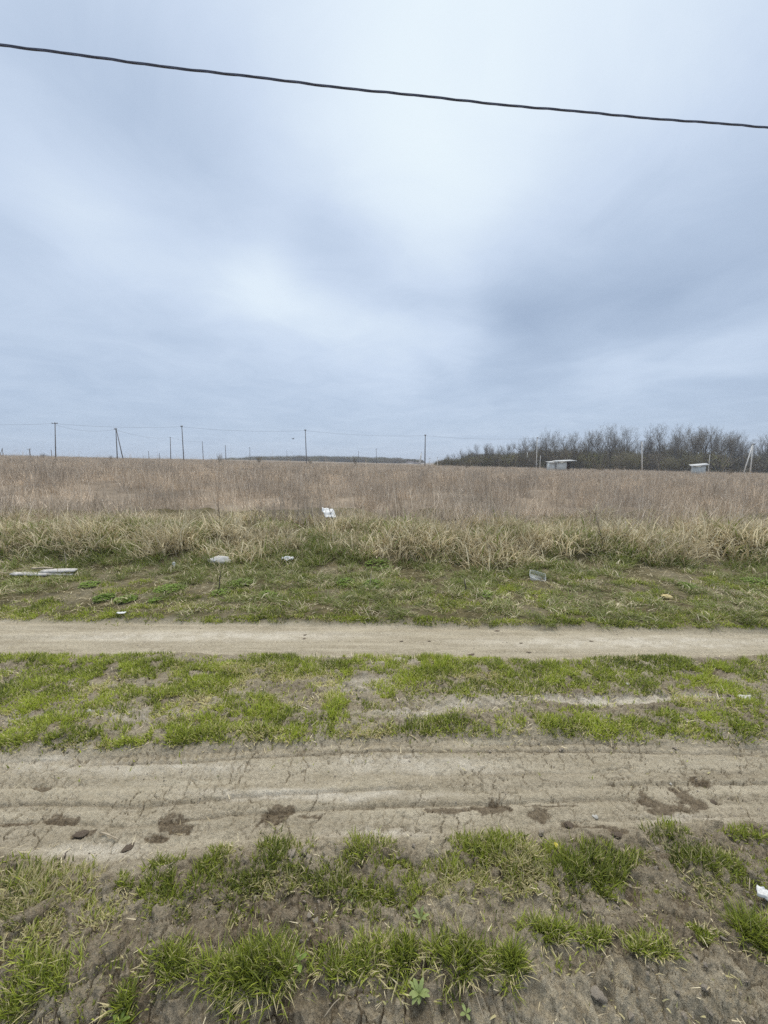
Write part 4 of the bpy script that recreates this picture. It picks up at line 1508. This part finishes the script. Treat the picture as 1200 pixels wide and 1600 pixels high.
# straw litter lying about
mb = MB()
for (n, x0, x1, y0, y1, l0, l1, w0, w1) in [(700, -1.7, 1.7, .85, 1.5, .012, .04, .002, .004), (1300, -3.6, 3.6, 2.0, 3.1, .02, .07, .003, .006),
                                             (250, -4, 4, 1.4, 3.7, .02, .06, .002, .004), (12000, -7.5, 7.5, 3.9, 6.2, .025, .11, .003, .008)]:
    X_, Y_ = u(x0, x1, n), u(y0, y1, n)
    P_ = np.stack([X_, Y_, H(X_, Y_) + .004], 1)
    mb.blades(P_, u(l0, l1, n), u(w0, w1, n), u(0, 6.3, n), u(1.05, 1.58, n), u(-.25, .35, n), u(.1, 1, n), np.zeros(n), 2, facing=u(0, 3.14, n))
o = mb.build('straw_litter', MAT['dry_grass'])
tag(o, 'scattered dead straw lying over mud and verge', 'straw', kind='stuff')


# ------------------------------------------------------------------ crumbs of soil
def lump(seed, sub=1, amp=.28, flat=.6):
    import bmesh
    bm = bmesh.new()
    bmesh.ops.create_icosphere(bm, subdivisions=sub, radius=1)
    rr = random.Random(seed)
    ph = [rr.uniform(0, 6.3) for _ in range(9)]
    for v in bm.verts:
        p = v.co
        k = 1 + amp * (math.sin(p.x * 2.3 + ph[0]) * math.sin(p.y * 2.1 + ph[1]) + .6 * math.sin(p.z * 3.7 + ph[2] + p.x * 2) + .5 * math.sin(p.y * 5.1 + ph[3]) * math.sin(p.x * 4.7 + ph[4]))
        k *= rr.uniform(.88, 1.12)
        v.co = p * k
        v.co.z *= flat
    me = bpy.data.meshes.new('lump_%d' % seed)
    bm.to_mesh(me)
    bm.free()
    return me


cl = [lump(i) for i in range(5)]
PP, SS = [], []
for (n, x0, x1, y0, y1, a, b) in [(1500, -1.8, 1.8, .75, 1.45, .003, .010), (700, -2.4, 2.4, 1.35, 2.0, .002, .006), (1500, -3.8, 3.8, 2.0, 3.1, .004, .014), (350, -4.2, 4.2, 3.0, 3.7, .003, .009)]:
    X_, Y_ = u(x0, x1, n), u(y0, y1, n)
    ok = fbm(X_ * 3, Y_ * 3, 241, 2) > -.1
    X_, Y_ = X_[ok], Y_[ok]
    PP.append(np.stack([X_, Y_, H(X_, Y_)], 1))
    SS.append(a + (b - a) * u(0, 1, len(X_)) ** 2.5)
PP, SS = np.concatenate(PP), np.concatenate(SS)
scatter('soil_crumbs', 'loose crumbs of dry soil over the mud', 'soil crumbs', MAT['clod_dry'], cl, PP, rots(len(PP), .4), np.stack([SS, SS, SS], 1), RNG.integers(0, 5, len(PP)))


# ------------------------------------------------------------------ single grass tufts in the foreground
def grass_tuft(px, py, rx, ry, h, n, dry, label):
    c, ax, ay = ell(px, py, rx * 1.05, ry * 1.05)
    o_ = empty('grass_tuft', c)
    mb = MB()
    n = int(n * 1.0)
    h *= .64
    k = max(4, int(n / 45))
    tx, ty = RNG.normal(0, .50, k), RNG.normal(0, .50, k)
    hk = u(.55, 1.15, k)
    t = np.minimum((u(0, 1, n) ** 1.4 * k).astype(int), k - 1)
    ex, ey = tx[t] + RNG.normal(0, .22, n), ty[t] + RNG.normal(0, .22, n)
    X_, Y_ = ex * ax, ey * ay
    P_ = np.stack([X_, Y_, H(X_ + c.x, Y_ + c.y) - c.z - .006], 1)
    az = np.arctan2(Y_ - ty[t] * ay, X_ - tx[t] * ax) + RNG.normal(0, 1.6, n)
    dr = np.where(u(0, 1, n) < dry, u(.5, 1, n), u(0, .15, n))
    lean = np.abs(RNG.normal(.16, .30, n)) + .30 * np.hypot(ex, ey)
    mb.blades(P_, h * u(.4, 1.15, n) * hk[t], u(.0026, .0056, n), az, lean, u(.05, 1.1, n), np.clip(RNG.normal(.45, .33, n), 0, 1), dr, 3)
    mb.build('blades', MAT['grass'], o_)
    mb = MB()
    m_ = max(14, n // 12)
    th = u(0, 6.3, m_)
    X_, Y_ = np.cos(th) * ax * u(.4, 1.0, m_), np.sin(th) * ay * u(.4, 1.0, m_) - ay * .2
    P_ = np.stack([X_, Y_, H(X_ + c.x, Y_ + c.y) - c.z + .002], 1)
    mb.blades(P_, h * u(.4, .9, m_), u(.002, .004, m_), th + RNG.normal(0, .5, m_), u(.9, 1.5, m_), u(.0, .5, m_), u(0, 1, m_), np.full(m_, .95), 3)
    mb.build('dead_blades', MAT['grass'], o_)
    tag(o_, label, 'grass tuft', 'grass tufts in the foreground')


for a in [
    (400, 1515, 60, 42, .135, 2300, .08, 'largest and thickest green grass tuft, at lower left of the middle'),
    (265, 1500, 38, 28, .095, 800, .14, 'pale tipped grass tuft left of the largest tuft'),
    (192, 1568, 24, 22, .085, 420, .08, 'small bright grass tuft near the bottom left'),
    (50, 1540, 60, 48, .105, 1500, .16, 'long leaning grass tuft in the bottom left corner'),
    (520, 1500, 34, 26, .085, 650, .15, 'low grass tuft right of the largest tuft'),
    (580, 1492, 34, 30, .095, 700, .25, 'yellowish grass tuft in the middle of the foreground row'),
    (632, 1488, 28, 24, .095, 650, .10, 'deep green tuft just left of the leafy rosette column'),
    (722, 1500, 40, 32, .115, 1000, .18, 'broad tuft with dead hanging blades above right of the rosette'),
    (800, 1508, 24, 22, .115, 700, .06, 'narrow upright dark green tuft right of the broad tuft'),
    (853, 1458, 30, 20, .095, 800, .08, 'round bright green tuft standing alone at centre right'),
    (930, 1462, 24, 14, .06, 380, .12, 'low dark tuft right of the round bright tuft'),
    (1022, 1480, 28, 18, .075, 460, .28, 'thin yellowing tuft above the dark damp bank'),
    (1090, 1455, 22, 14, .06, 320, .10, 'small bent tuft between the yellowing tuft and right edge'),
    (1190, 1470, 44, 30, .125, 1100, .06, 'dense long bladed tuft at the right edge'),
    (518, 1428, 9, 8, .04, 70, .10, 'tiny green sprig on bare soil above the foreground row'),
    (190, 1380, 22, 12, .06, 360, .10, 'small dark tuft hanging over bare soil at left'),
]:
    grass_tuft(*a)


# ------------------------------------------------------------------ leafy plants
def leaf_mesh(name, L_, W_, bend, lobes=0, fold=.25, seg=10, rise=.5):
    """one leaf along +x, raised and bent"""
    V, Q, A = [], [], []
    x = z = 0.0
    ang = rise
    for i in range(seg + 1):
        t = i / seg
        prof = math.sin(math.pi * min(1, t * .95 + .05)) ** .75 * (0.55 + .45 * t)
        if lobes:
            prof *= .62 + .38 * abs(math.cos(t * math.pi * lobes))
        if t < .18:
            prof *= .25 + t * 2
        w = W_ / 2 * prof
        V += [(x, -w, z + w * fold), (x, 0, z), (x, w, z + w * fold)]
        A += [(.4 + .3 * random.random(), t, 0, 1)] * 3
        x += math.cos(ang) * L_ / seg
        z += math.sin(ang) * L_ / seg
        ang -= bend / seg
    for i in range(seg):
        for k in (0, 1):
            a = i * 3 + k
            Q.append((a, a + 3, a + 4, a + 1))
    mb = MB()
    mb.add(V, Q, None, A)
    return mb.mesh(name, True)


def leafy(name, px, py, leaves, mat, label, cat, stem=0.0, group=None):
    c = G(px, py)
    e = empty(name, c + Vector((0, 0, -.004)))
    if stem:
        m = MB()
        m.tube([(0, 0, -.01), (.003, 0, stem * .5), (0, .003, stem)], [.0035, .003, .0015], 6)
        m.build('stem', mat, e)
    for (L_, W_, az, rise, bend, lobes, z) in leaves:
        o_ = link('leaf', leaf_mesh('leaf', L_, W_, bend, lobes, .25, 12 if lobes else 8, rise), e, (0, 0, z), mat)
        o_.rotation_euler = (0, 0, az)
    tag(e, label, cat, group)
    return e


def plant_mat(name, a, b):
    return blade_mat(name, a, b, (.3, .3, .1), .3, objvar=.1)


MAT['rosette'] = plant_mat('rosette_leaf', (.20, .25, .085), (.36, .42, .16))
MAT['broad'] = plant_mat('broad_leaf', (.15, .22, .045), (.27, .36, .08))
rl = []
for i in range(15):
    rl.append((random.uniform(.026, .044), random.uniform(.014, .021), i * 2.4 + random.uniform(-.3, .3), random.uniform(.5, 1.25), random.uniform(.7, 1.6), 4.5, .008))
leafy('weed_rosette', 655, 1556, rl, MAT['rosette'], 'pale green lobed leaf rosette on bare soil at bottom centre', 'weed')
leafy('seedling', 728, 1584, [(.022, .012, i * 1.57 + .4, .5, .5, 0, .006) for i in range(4)], MAT['rosette'], 'tiny yellow green seedling right of the leafy rosette', 'seedling')
leafy('broadleaf_weed', 468, 1512, [(.030, .018, .3, .9, .9, 0, .03), (.032, .019, 5.0, .6, .8, 0, .02), (.026, .014, 2.2, .8, .7, 0, .03), (.02, .012, 3.6, .7, .8, 0, .015)],
      MAT['broad'], 'plant with smooth light green leaves beside the largest tuft', 'weed', .03)
leafy('plantain_weed', 657, 1438, [(.042, .012, i * 1.1, random.uniform(.7, 1.2), .8, 0, .005) for i in range(6)], MAT['rosette'], 'small narrow leaved weed on bare soil above the middle tufts', 'weed')
leafy('broadleaf_weed', 188, 1602, [(.03, .014, i * 1.3 + .2, .6, .8, 0, .015) for i in range(5)], MAT['broad'], 'broad leaved weed cut by the bottom edge at left', 'weed', .02)
leafy('plantain_weed', 550, 1402, [(.03, .010, i * .95, random.uniform(.5, 1.1), .7, 0, .004) for i in range(6)], MAT['rosette'], 'little leafy weed at the ragged lower edge of the grass strip', 'weed')


# clover and herb patches on the verge
def herb(px, py, rx, ry, n, h, label, name='herb_patch', mat='clover'):
    c, ax, ay = ell(px, py, rx, ry)
    e = empty(name, c)
    mb = MB()
    r_ = np.sqrt(u(0, 1, n))
    th = u(0, 6.3, n)
    X_, Y_ = r_ * np.cos(th) * ax, r_ * np.sin(th) * ay
    z = H(X_ + c.x, Y_ + c.y) - c.z + h * u(.3, 1, n) * (1.1 - r_ * .6)
    k = 3
    P_ = np.repeat(np.stack([X_, Y_, z], 1), k, 0)
    az = np.repeat(u(0, 6.3, n), k) + np.tile(np.array([0, 2.09, 4.19]), n)
    m_ = n * k
    mb.blades(P_, u(.014, .034, m_), u(.014, .026, m_), az, u(.9, 1.5, m_), u(.0, .5, m_), u(.1, 1, m_), (u(0, 1, m_) < .06) * .6, 3, facing=az + math.pi / 2)
    mb.build('leaves', MAT[mat], e)
    mb = MB()
    P_ = np.stack([X_, Y_, z - h * .8], 1)
    mb.blades(P_, np.full(n, h * .8), np.full(n, .003), u(0, 6.3, n), np.zeros(n), np.full(n, .1), u(0, 1, n), np.zeros(n), 1)
    mb.build('stems', MAT[mat], e)
    tag(e, label, 'herb patch', 'low green herbs on the verge')


for a in [
    (162, 936, 14, 6, 130, .05, 'low bright green herb patch below the weathered boards, left half of a pair'),
    (196, 939, 16, 6, 150, .05, 'low bright green herb patch below the weathered boards, right half of a pair'),
    (265, 922, 22, 7, 150, .06, 'pale green herb patch left of the grey lump'),
    (243, 940, 9, 4, 40, .04, 'tiny pale herb below the pale green patch at left'),
    (140, 915, 14, 5, 70, .05, 'fresh green herb right of the weathered boards'),
    (540, 912, 14, 6, 100, .06, 'bright leafy herb left of the straw in the verge centre'),
    (582, 916, 16, 8, 140, .07, 'dark green herb round the upright straw in the verge centre'),
    (592, 886, 24, 7, 160, .08, 'green herb patch at the foot of the bank centre'),
    (418, 930, 14, 4, 70, .04, 'small bright herb left of the verge centre'),
    (375, 913, 22, 7, 120, .06, 'green herb below right of the grey lump'),
    (345, 928, 14, 5, 60, .05, 'sparse pale herb under the grey lump'),
    (1075, 918, 14, 6, 100, .05, 'bright green herb at the right of the verge above the yellow piece'),
    (1185, 912, 20, 8, 110, .06, 'bright herb patch near the right edge of the verge'),
    (755, 930, 14, 6, 70, .05, 'green herb sprout right of the dark upright stub'),
]:
    herb(*a)


# ------------------------------------------------------------------ litter and loose things
def crumple(name, px, py, w, d_, h, mat, label, cat, seed, rz=0.0, tilt=(0, 0), kite=0.0, lift=.01):
    """crumpled thin sheet with real folds and thickness"""
    c = G(px, py)
    nx, ny = 16, 14
    uu, vv = np.meshgrid(np.linspace(-1, 1, nx), np.linspace(-1, 1, ny))
    X_ = uu * w / 2 * (1 - kite * np.abs(vv)) + w * .06 * fbm(uu * 1.5, vv * 1.5, seed, 2)
    Y_ = vv * d_ / 2 * (1 - kite * np.abs(uu)) + d_ * .08 * fbm(uu * 1.5 + 9, vv * 1.5, seed, 2)
    Z_ = h * (np.abs(fbm(uu * 1.1, vv * 1.1, seed + 2, 2)) * 1.3 + .35 * np.abs(fbm(uu * 3, vv * 3, seed + 3, 2))) + h * .3 * (1 - uu ** 2) * (1 - vv ** 2)
    V = np.stack([X_.ravel(), Y_.ravel(), Z_.ravel()], 1)
    i0 = (np.arange(ny - 1)[:, None] * nx + np.arange(nx - 1)[None, :]).ravel()
    Q = np.stack([i0, i0 + 1, i0 + nx + 1, i0 + nx], 1)
    mb = MB()
    mb.add(V, Q)
    o_ = mb.build(name, mat, None, c + Vector((0, 0, lift)))
    sd = o_.modifiers.new('thickness', 'SOLIDIFY')
    sd.thickness = .002
    o_.rotation_euler = (tilt[0], tilt[1], rz)
    tag(o_, label, cat)
    return o_


crumple('plastic_bag', 514, 822, .30, .27, .03, MAT['white'], 'white crumpled plastic sheet caught in the straw grass of the bank', 'litter', 5, R(38), (R(42), R(6)), .1, .27)
crumple('paper_scrap', 450, 881, .19, .10, .05, MAT['white'], 'small crumpled white scrap at the foot of the bank', 'litter', 15, R(10), (R(25), 0), .1, .07)
crumple('plastic_wrapper', 1199, 1406, .068, .045, .025, MAT['white'], 'white crumpled wrapper on damp soil at the right edge', 'litter', 25, R(-35), (R(20), R(10)), .1, .012)
crumple('white_flake', 190, 962, .09, .045, .01, MAT['white'], 'flat white flake on the grass fringe at left', 'litter', 35, R(12), (0, 0), .2, .03)
crumple('white_flake', 272, 888, .05, .09, .03, MAT['white'], 'small upright pale flake left of the grey lump', 'litter', 45, R(12), (R(60), 0), .2, .05)

# clear tub: film body and white rim
c = G(838, 905)
e = empty('plastic_tub', c + Vector((0, 0, .01)), R(-14))
e.rotation_euler = (R(28), R(14), R(-14))
rim, m = [], MB()
for k in range(25):
    th = 2 * math.pi * k / 24
    q = .30
    rim.append((.105 * abs(math.cos(th)) ** q * (1 if math.cos(th) > 0 else -1), .075 * abs(math.sin(th)) ** q * (1 if math.sin(th) > 0 else -1), .06))
m.tube(rim, .0028, 6, cap=False)
m.build('rim', MAT['white'], e, smooth=True)
m = MB()
V = [p for p in rim[:-1]] + [(p[0] * .8, p[1] * .8, 0) for p in rim[:-1]] + [(0, 0, 0)]
m.add(V, [(k, (k + 1) % 24, 24 + (k + 1) % 24, 24 + k) for k in range(24)], [(24 + (k + 1) % 24, 24 + k, 48) for k in range(24)])
m.build('tub_wall', MAT['film'], e)
tag(e, 'clear plastic tub with white rim lying tilted on the verge', 'litter')


def lump_at(name, px, py, sx, sy, sz, mat, label, cat, seed, rz=0.0, sub=2, group=None, lift=.3):
    me = lump(seed, sub, .16 if sub > 1 else .25, 1.0) if 'clod' not in name else lump(seed, 3, .30, 1.0)
    me.materials.append(MAT[mat])
    o_ = link(name, me, None, G(px, py) + Vector((0, 0, sz * lift)))
    o_.scale = (sx, sy, sz)
    o_.rotation_euler = (0, 0, rz)
    for p in me.polygons:
        p.use_smooth = True
    tag(o_, label, cat, group)
    return o_


lump_at('grey_lump', 343, 881, .165, .10, .07, 'foam', 'rounded grey white lump at the foot of the bank', 'lump', 501, R(4), 3, lift=.7)
lump_at('yellow_lump', 1043, 936, .055, .035, .03, 'yellow_foam', 'pale yellow foam lump on the right of the verge', 'lump', 502, R(-10), 3, lift=.8)
lump_at('pale_clod', 1165, 1092, .055, .03, .02, 'stone', 'whitish clod on the ridge near the right edge', 'clod', 503, .2, 2)
CL = 'dark damp clods on the wheel tracks'
for i, (px, py, rx, ry, lb) in enumerate([
    (199, 1325, 13, 8, 'oval dark clod at the near edge of the near track, left'),
    (127, 1303, 15, 6, 'flat dark clod left of the oval clod on the near track'),
    (888, 1289, 10, 7, 'dark clod right of centre at the near track edge'),
    (967, 1304, 15, 5, 'flat dark clod beside a crack right of centre'),
    (1115, 1253, 7, 4, 'small dark clod right of the big damp patch'),
    (477, 992, 4, 2.4, 'upper of two tiny dark clods on the far track'),
    (475, 998, 4, 2.4, 'lower of two tiny dark clods on the far track'),
    (627, 1002, 5, 2, 'flat dark clod at the middle of the far track'),
    (671, 1002, 4, 2, 'small dark clod right of the middle of the far track'),
    (777, 986, 6, 3, 'dark clod at the far edge of the far track'),
    (735, 1023, 9, 3, 'dark clod at the near edge of the far track'),
    (924, 1002, 5, 2, 'dark speck like clod right on the far track'),
    (826, 1019, 6, 2, 'dark clod where the far track meets the ridge'),
    (814, 1005, 4, 1.6, 'tiny dark clod above the ridge clod on the far track'),
]):
    c = G(px, py)
    dep = c.y + .2
    k = dep / FPX
    lump_at('mud_clod', px, py, rx * k * .6, max(ry * k * .85, .006), max(ry * k * .30, .004), 'clod', lb, 'clod', 520 + i, random.uniform(-.2, .2), 2, CL, -.1)
for i, (px, py, s_, mt, lb) in enumerate([
    (455, 1338, .022, 'clod_dry', 'largest grey clod in the crumbled heap at the track edge'),
    (475, 1330, .014, 'clod_dry', 'small grey clod at the top of the crumbled heap'),
    (482, 1342, .015, 'clod_dry', 'grey clod right in the crumbled heap'),
    (930, 1277, .012, 'stone', 'white pebble on the near track right of centre'),
    (1048, 1225, .006, 'stone', 'tiny white pebble in the near track'),
    (980, 1069, .012, 'stone', 'white pebble on the ridge right of centre'),
    (140, 1112, .016, 'stone', 'pale clod on the ridge at left'),
    (845, 1302, .014, 'clod_dry', 'grey clod by a crack at the near track edge'),
    (935, 1558, .020, 'clod_dry', 'pale lump on the damp bank at the bottom'),
]):
    lump_at('soil_clod', px, py, s_, s_ * .75, s_ * .6, mt, lb, 'clod', 560 + i, random.uniform(0, 3), 2, 'pale clods on the mud')


def stick(name, p0, p1, r, mat, label, cat='stick', bend=.004, lift=(.004, .004), group=None):
    a, b = G(*p0), G(*p1)
    a.z += lift[0] + r
    b.z += lift[1] + r
    pts = []
    for i in range(7):
        t = i / 6
        p = a.lerp(b, t) - a
        p.z += math.sin(t * 3.1) * bend
        p.x += math.sin(t * 5 + 1) * bend * .6
        pts.append(p)
    m = MB()
    m.tube(pts, [r * (1 - .45 * i / 6) for i in range(7)], 6)
    o_ = m.build(name, MAT[mat], None, a, smooth=True)
    tag(o_, label, cat, group)
    return o_


SG = 'loose sticks and straws'
stick('straw', (223, 1368), (250, 1340), .0022, 'stick', 'pale straw lying at the edge of the near track, left', 'straw', group=SG)
stick('wood_chip', (157, 1303), (186, 1314), .0035, 'stick', 'pale wood chip on the near track at left', 'chip', group=SG)
stick('dark_twig', (100, 1342), (106, 1333), .003, 'stick_dark', 'short dark twig in pale mud at left', 'twig', group=SG)
stick('straw', (505, 1592), (532, 1562), .0015, 'stick', 'thin straw on the damp soil at the bottom', 'straw', group=SG)
stick('straw', (736, 1540), (760, 1600), .0014, 'stick', 'long thin straw right of the leafy rosette', 'straw', group=SG)
stick('straw', (915, 1527), (930, 1522), .002, 'stick', 'short white straw on the damp bank at lower right', 'straw', group=SG)
stick('straw', (1170, 1374), (1172, 1394), .0015, 'stick', 'upright straw beside the white wrapper', 'straw', group=SG)
stick('twig', (410, 1062), (425, 1050), .004, 'stick_dark', 'thin dark twig on the ridge left of centre', 'twig', group=SG)


def upright(name, px, pyb, px2, py2, r, mat, label, cat='stalk', twigs=0):
    b = G(px, pyb)
    t = AT(px2, py2, b.y + .05) - b
    e = empty(name, b)
    m = MB()
    m.tube([Vector((0, 0, -.03)), t * .35 + Vector((.01, 0, 0)), t * .7, t], [r, r * .85, r * .7, r * .4], 6)
    s_ = m.build('stem', MAT[mat], e, smooth=True)
    for i in range(twigs):
        f = random.uniform(.35, .95)
        a = t * f
        th = random.uniform(0, 6.3)
        L_ = t.length * random.uniform(.10, .24)
        m = MB()
        q = a + Vector((math.cos(th) * L_ * .6, math.sin(th) * L_ * .6, L_ * .8))
        m.tube([a, a.lerp(q, .5) + Vector((0, 0, -.01)), q], [r * .5, r * .4, r * .25], 5)
        m.build('twig', MAT[mat], e, smooth=True)
    tag(e, label, cat, 'single upright stalks')


upright('dead_stalk', 526, 836, 513, 790, .008, 'stick_dark', 'dark leaning stalk right of the white sheet', twigs=3)
upright('dead_stalk', 727, 926, 726, 904, .010, 'stick_dark', 'short dark upright stub on the verge', twigs=0)
upright('dead_stalk', 340, 926, 345, 893, .008, 'stick_dark', 'slender dark seedling stem below the grey lump', twigs=5)
upright('dead_stalk', 575, 922, 581, 892, .006, 'stick', 'pale upright straw in the middle of the verge', twigs=1)
upright('dead_stalk', 343, 830, 340, 768, .0045, 'stick_dark', 'tall dark branched weed in front of the field at left', twigs=9)
upright('dead_stalk', 103, 888, 101, 860, .007, 'stick', 'pale stub above the weathered boards', twigs=1)
upright('dead_stalk', 945, 850, 930, 800, .006, 'stick_dark', 'thin dark weed at the field edge right of centre', twigs=6)
for i, (x0, y0, x1, y1, lb) in enumerate([
    (690, 832, 745, 790, 'pale stalk leaning right, lowest of the leaning bundle at centre right'),
    (705, 836, 748, 778, 'pale stalk leaning right, second of the leaning bundle'),
    (728, 836, 752, 782, 'steep pale stalk of the leaning bundle at centre right'),
    (262, 800, 250, 752, 'pale bent stalk in the field at left'),
    (285, 802, 262, 762, 'pale stalk leaning left in the field at left'),
]):
    upright('leaning_stalk', x0, y0, x1, y1, .006, 'stick', lb, twigs=2)

# weathered boards at the left
c = G(60, 900)
e = empty('board_pile', c, R(2))
k = (c.y + .2) / FPX
for (px0, px1, dy, dz_, wd, th_, tl, mt) in [(20, 75, .0, .03, .09, .022, 1.5, 'plank'), (58, 113, .06, .055, .10, .02, -2.0, 'plank'), (38, 70, .14, .075, .03, .02, 0, 'stick'), (60, 112, .01, .02, .05, .02, 1.0, 'plank'), (-6, 22, .05, .03, .02, .02, 6, 'stick')]:
    m = MB()
    L_ = (px1 - px0) * k
    n_ = 7
    V = []
    for i in range(n_):
        t = i / (n_ - 1)
        x = -L_ / 2 + L_ * t
        j = random.uniform(-.010, .010)
        ww = wd * (.75 + .25 * math.sin(2.6 * t + .3)) / 2
        V += [(x, -ww + j, -th_ / 2), (x, ww + j, -th_ / 2), (x, ww + j, th_ / 2), (x, -ww + j, th_ / 2)]
    Q = [(0, 1, 2, 3)]
    for i in range(n_ - 1):
        a = i * 4
        for q in range(4):
            Q.append((a + q, a + 4 + q, a + 4 + (q + 1) % 4, a + (q + 1) % 4))
    a = (n_ - 1) * 4
    Q.append((a + 3, a + 2, a + 1, a))
    m.add(V, Q)
    o_ = m.build('board', MAT[mt], e, ((px0 + px1 - 120) / 2 * k, dy, dz_))
    o_.rotation_euler = (R(10), R(tl), R(random.uniform(-3, 3)))
tag(e, 'weathered whitish broken boards lying on the verge at left', 'boards')

# yellow leaf
m = leaf_mesh('yellow_leaf', .03, .02, .5, 0, .3, 8, .3)
o_ = link('fallen_leaf', m, None, G(868, 1336) + Vector((0, 0, .035)), MAT['yleaf'])
o_.rotation_euler = (.2, .3, 1.2)
tag(o_, 'yellow leaf on the grass left of the bright patch at centre right', 'leaf')

# ------------------------------------------------------------------ damp air
m, nt, out = new_mat('damp_air')
pv = nt.nodes.new('ShaderNodeVolumePrincipled')
pv.inputs['Color'].default_value = (0.86, 0.92, 1.0, 1)
pv.inputs['Density'].default_value = 0.0006
pv.inputs['Anisotropy'].default_value = 0.2
nt.links.new(pv.outputs[0], out.inputs['Volume'])
mb = MB()
mb.box((0, 1250, 6.5), (5200, 2700, 22))
o_ = mb.build('haze', m)
tag(o_, 'thin damp haze over the field', 'haze', kind='stuff')
scn.cycles.volume_bounces = 0
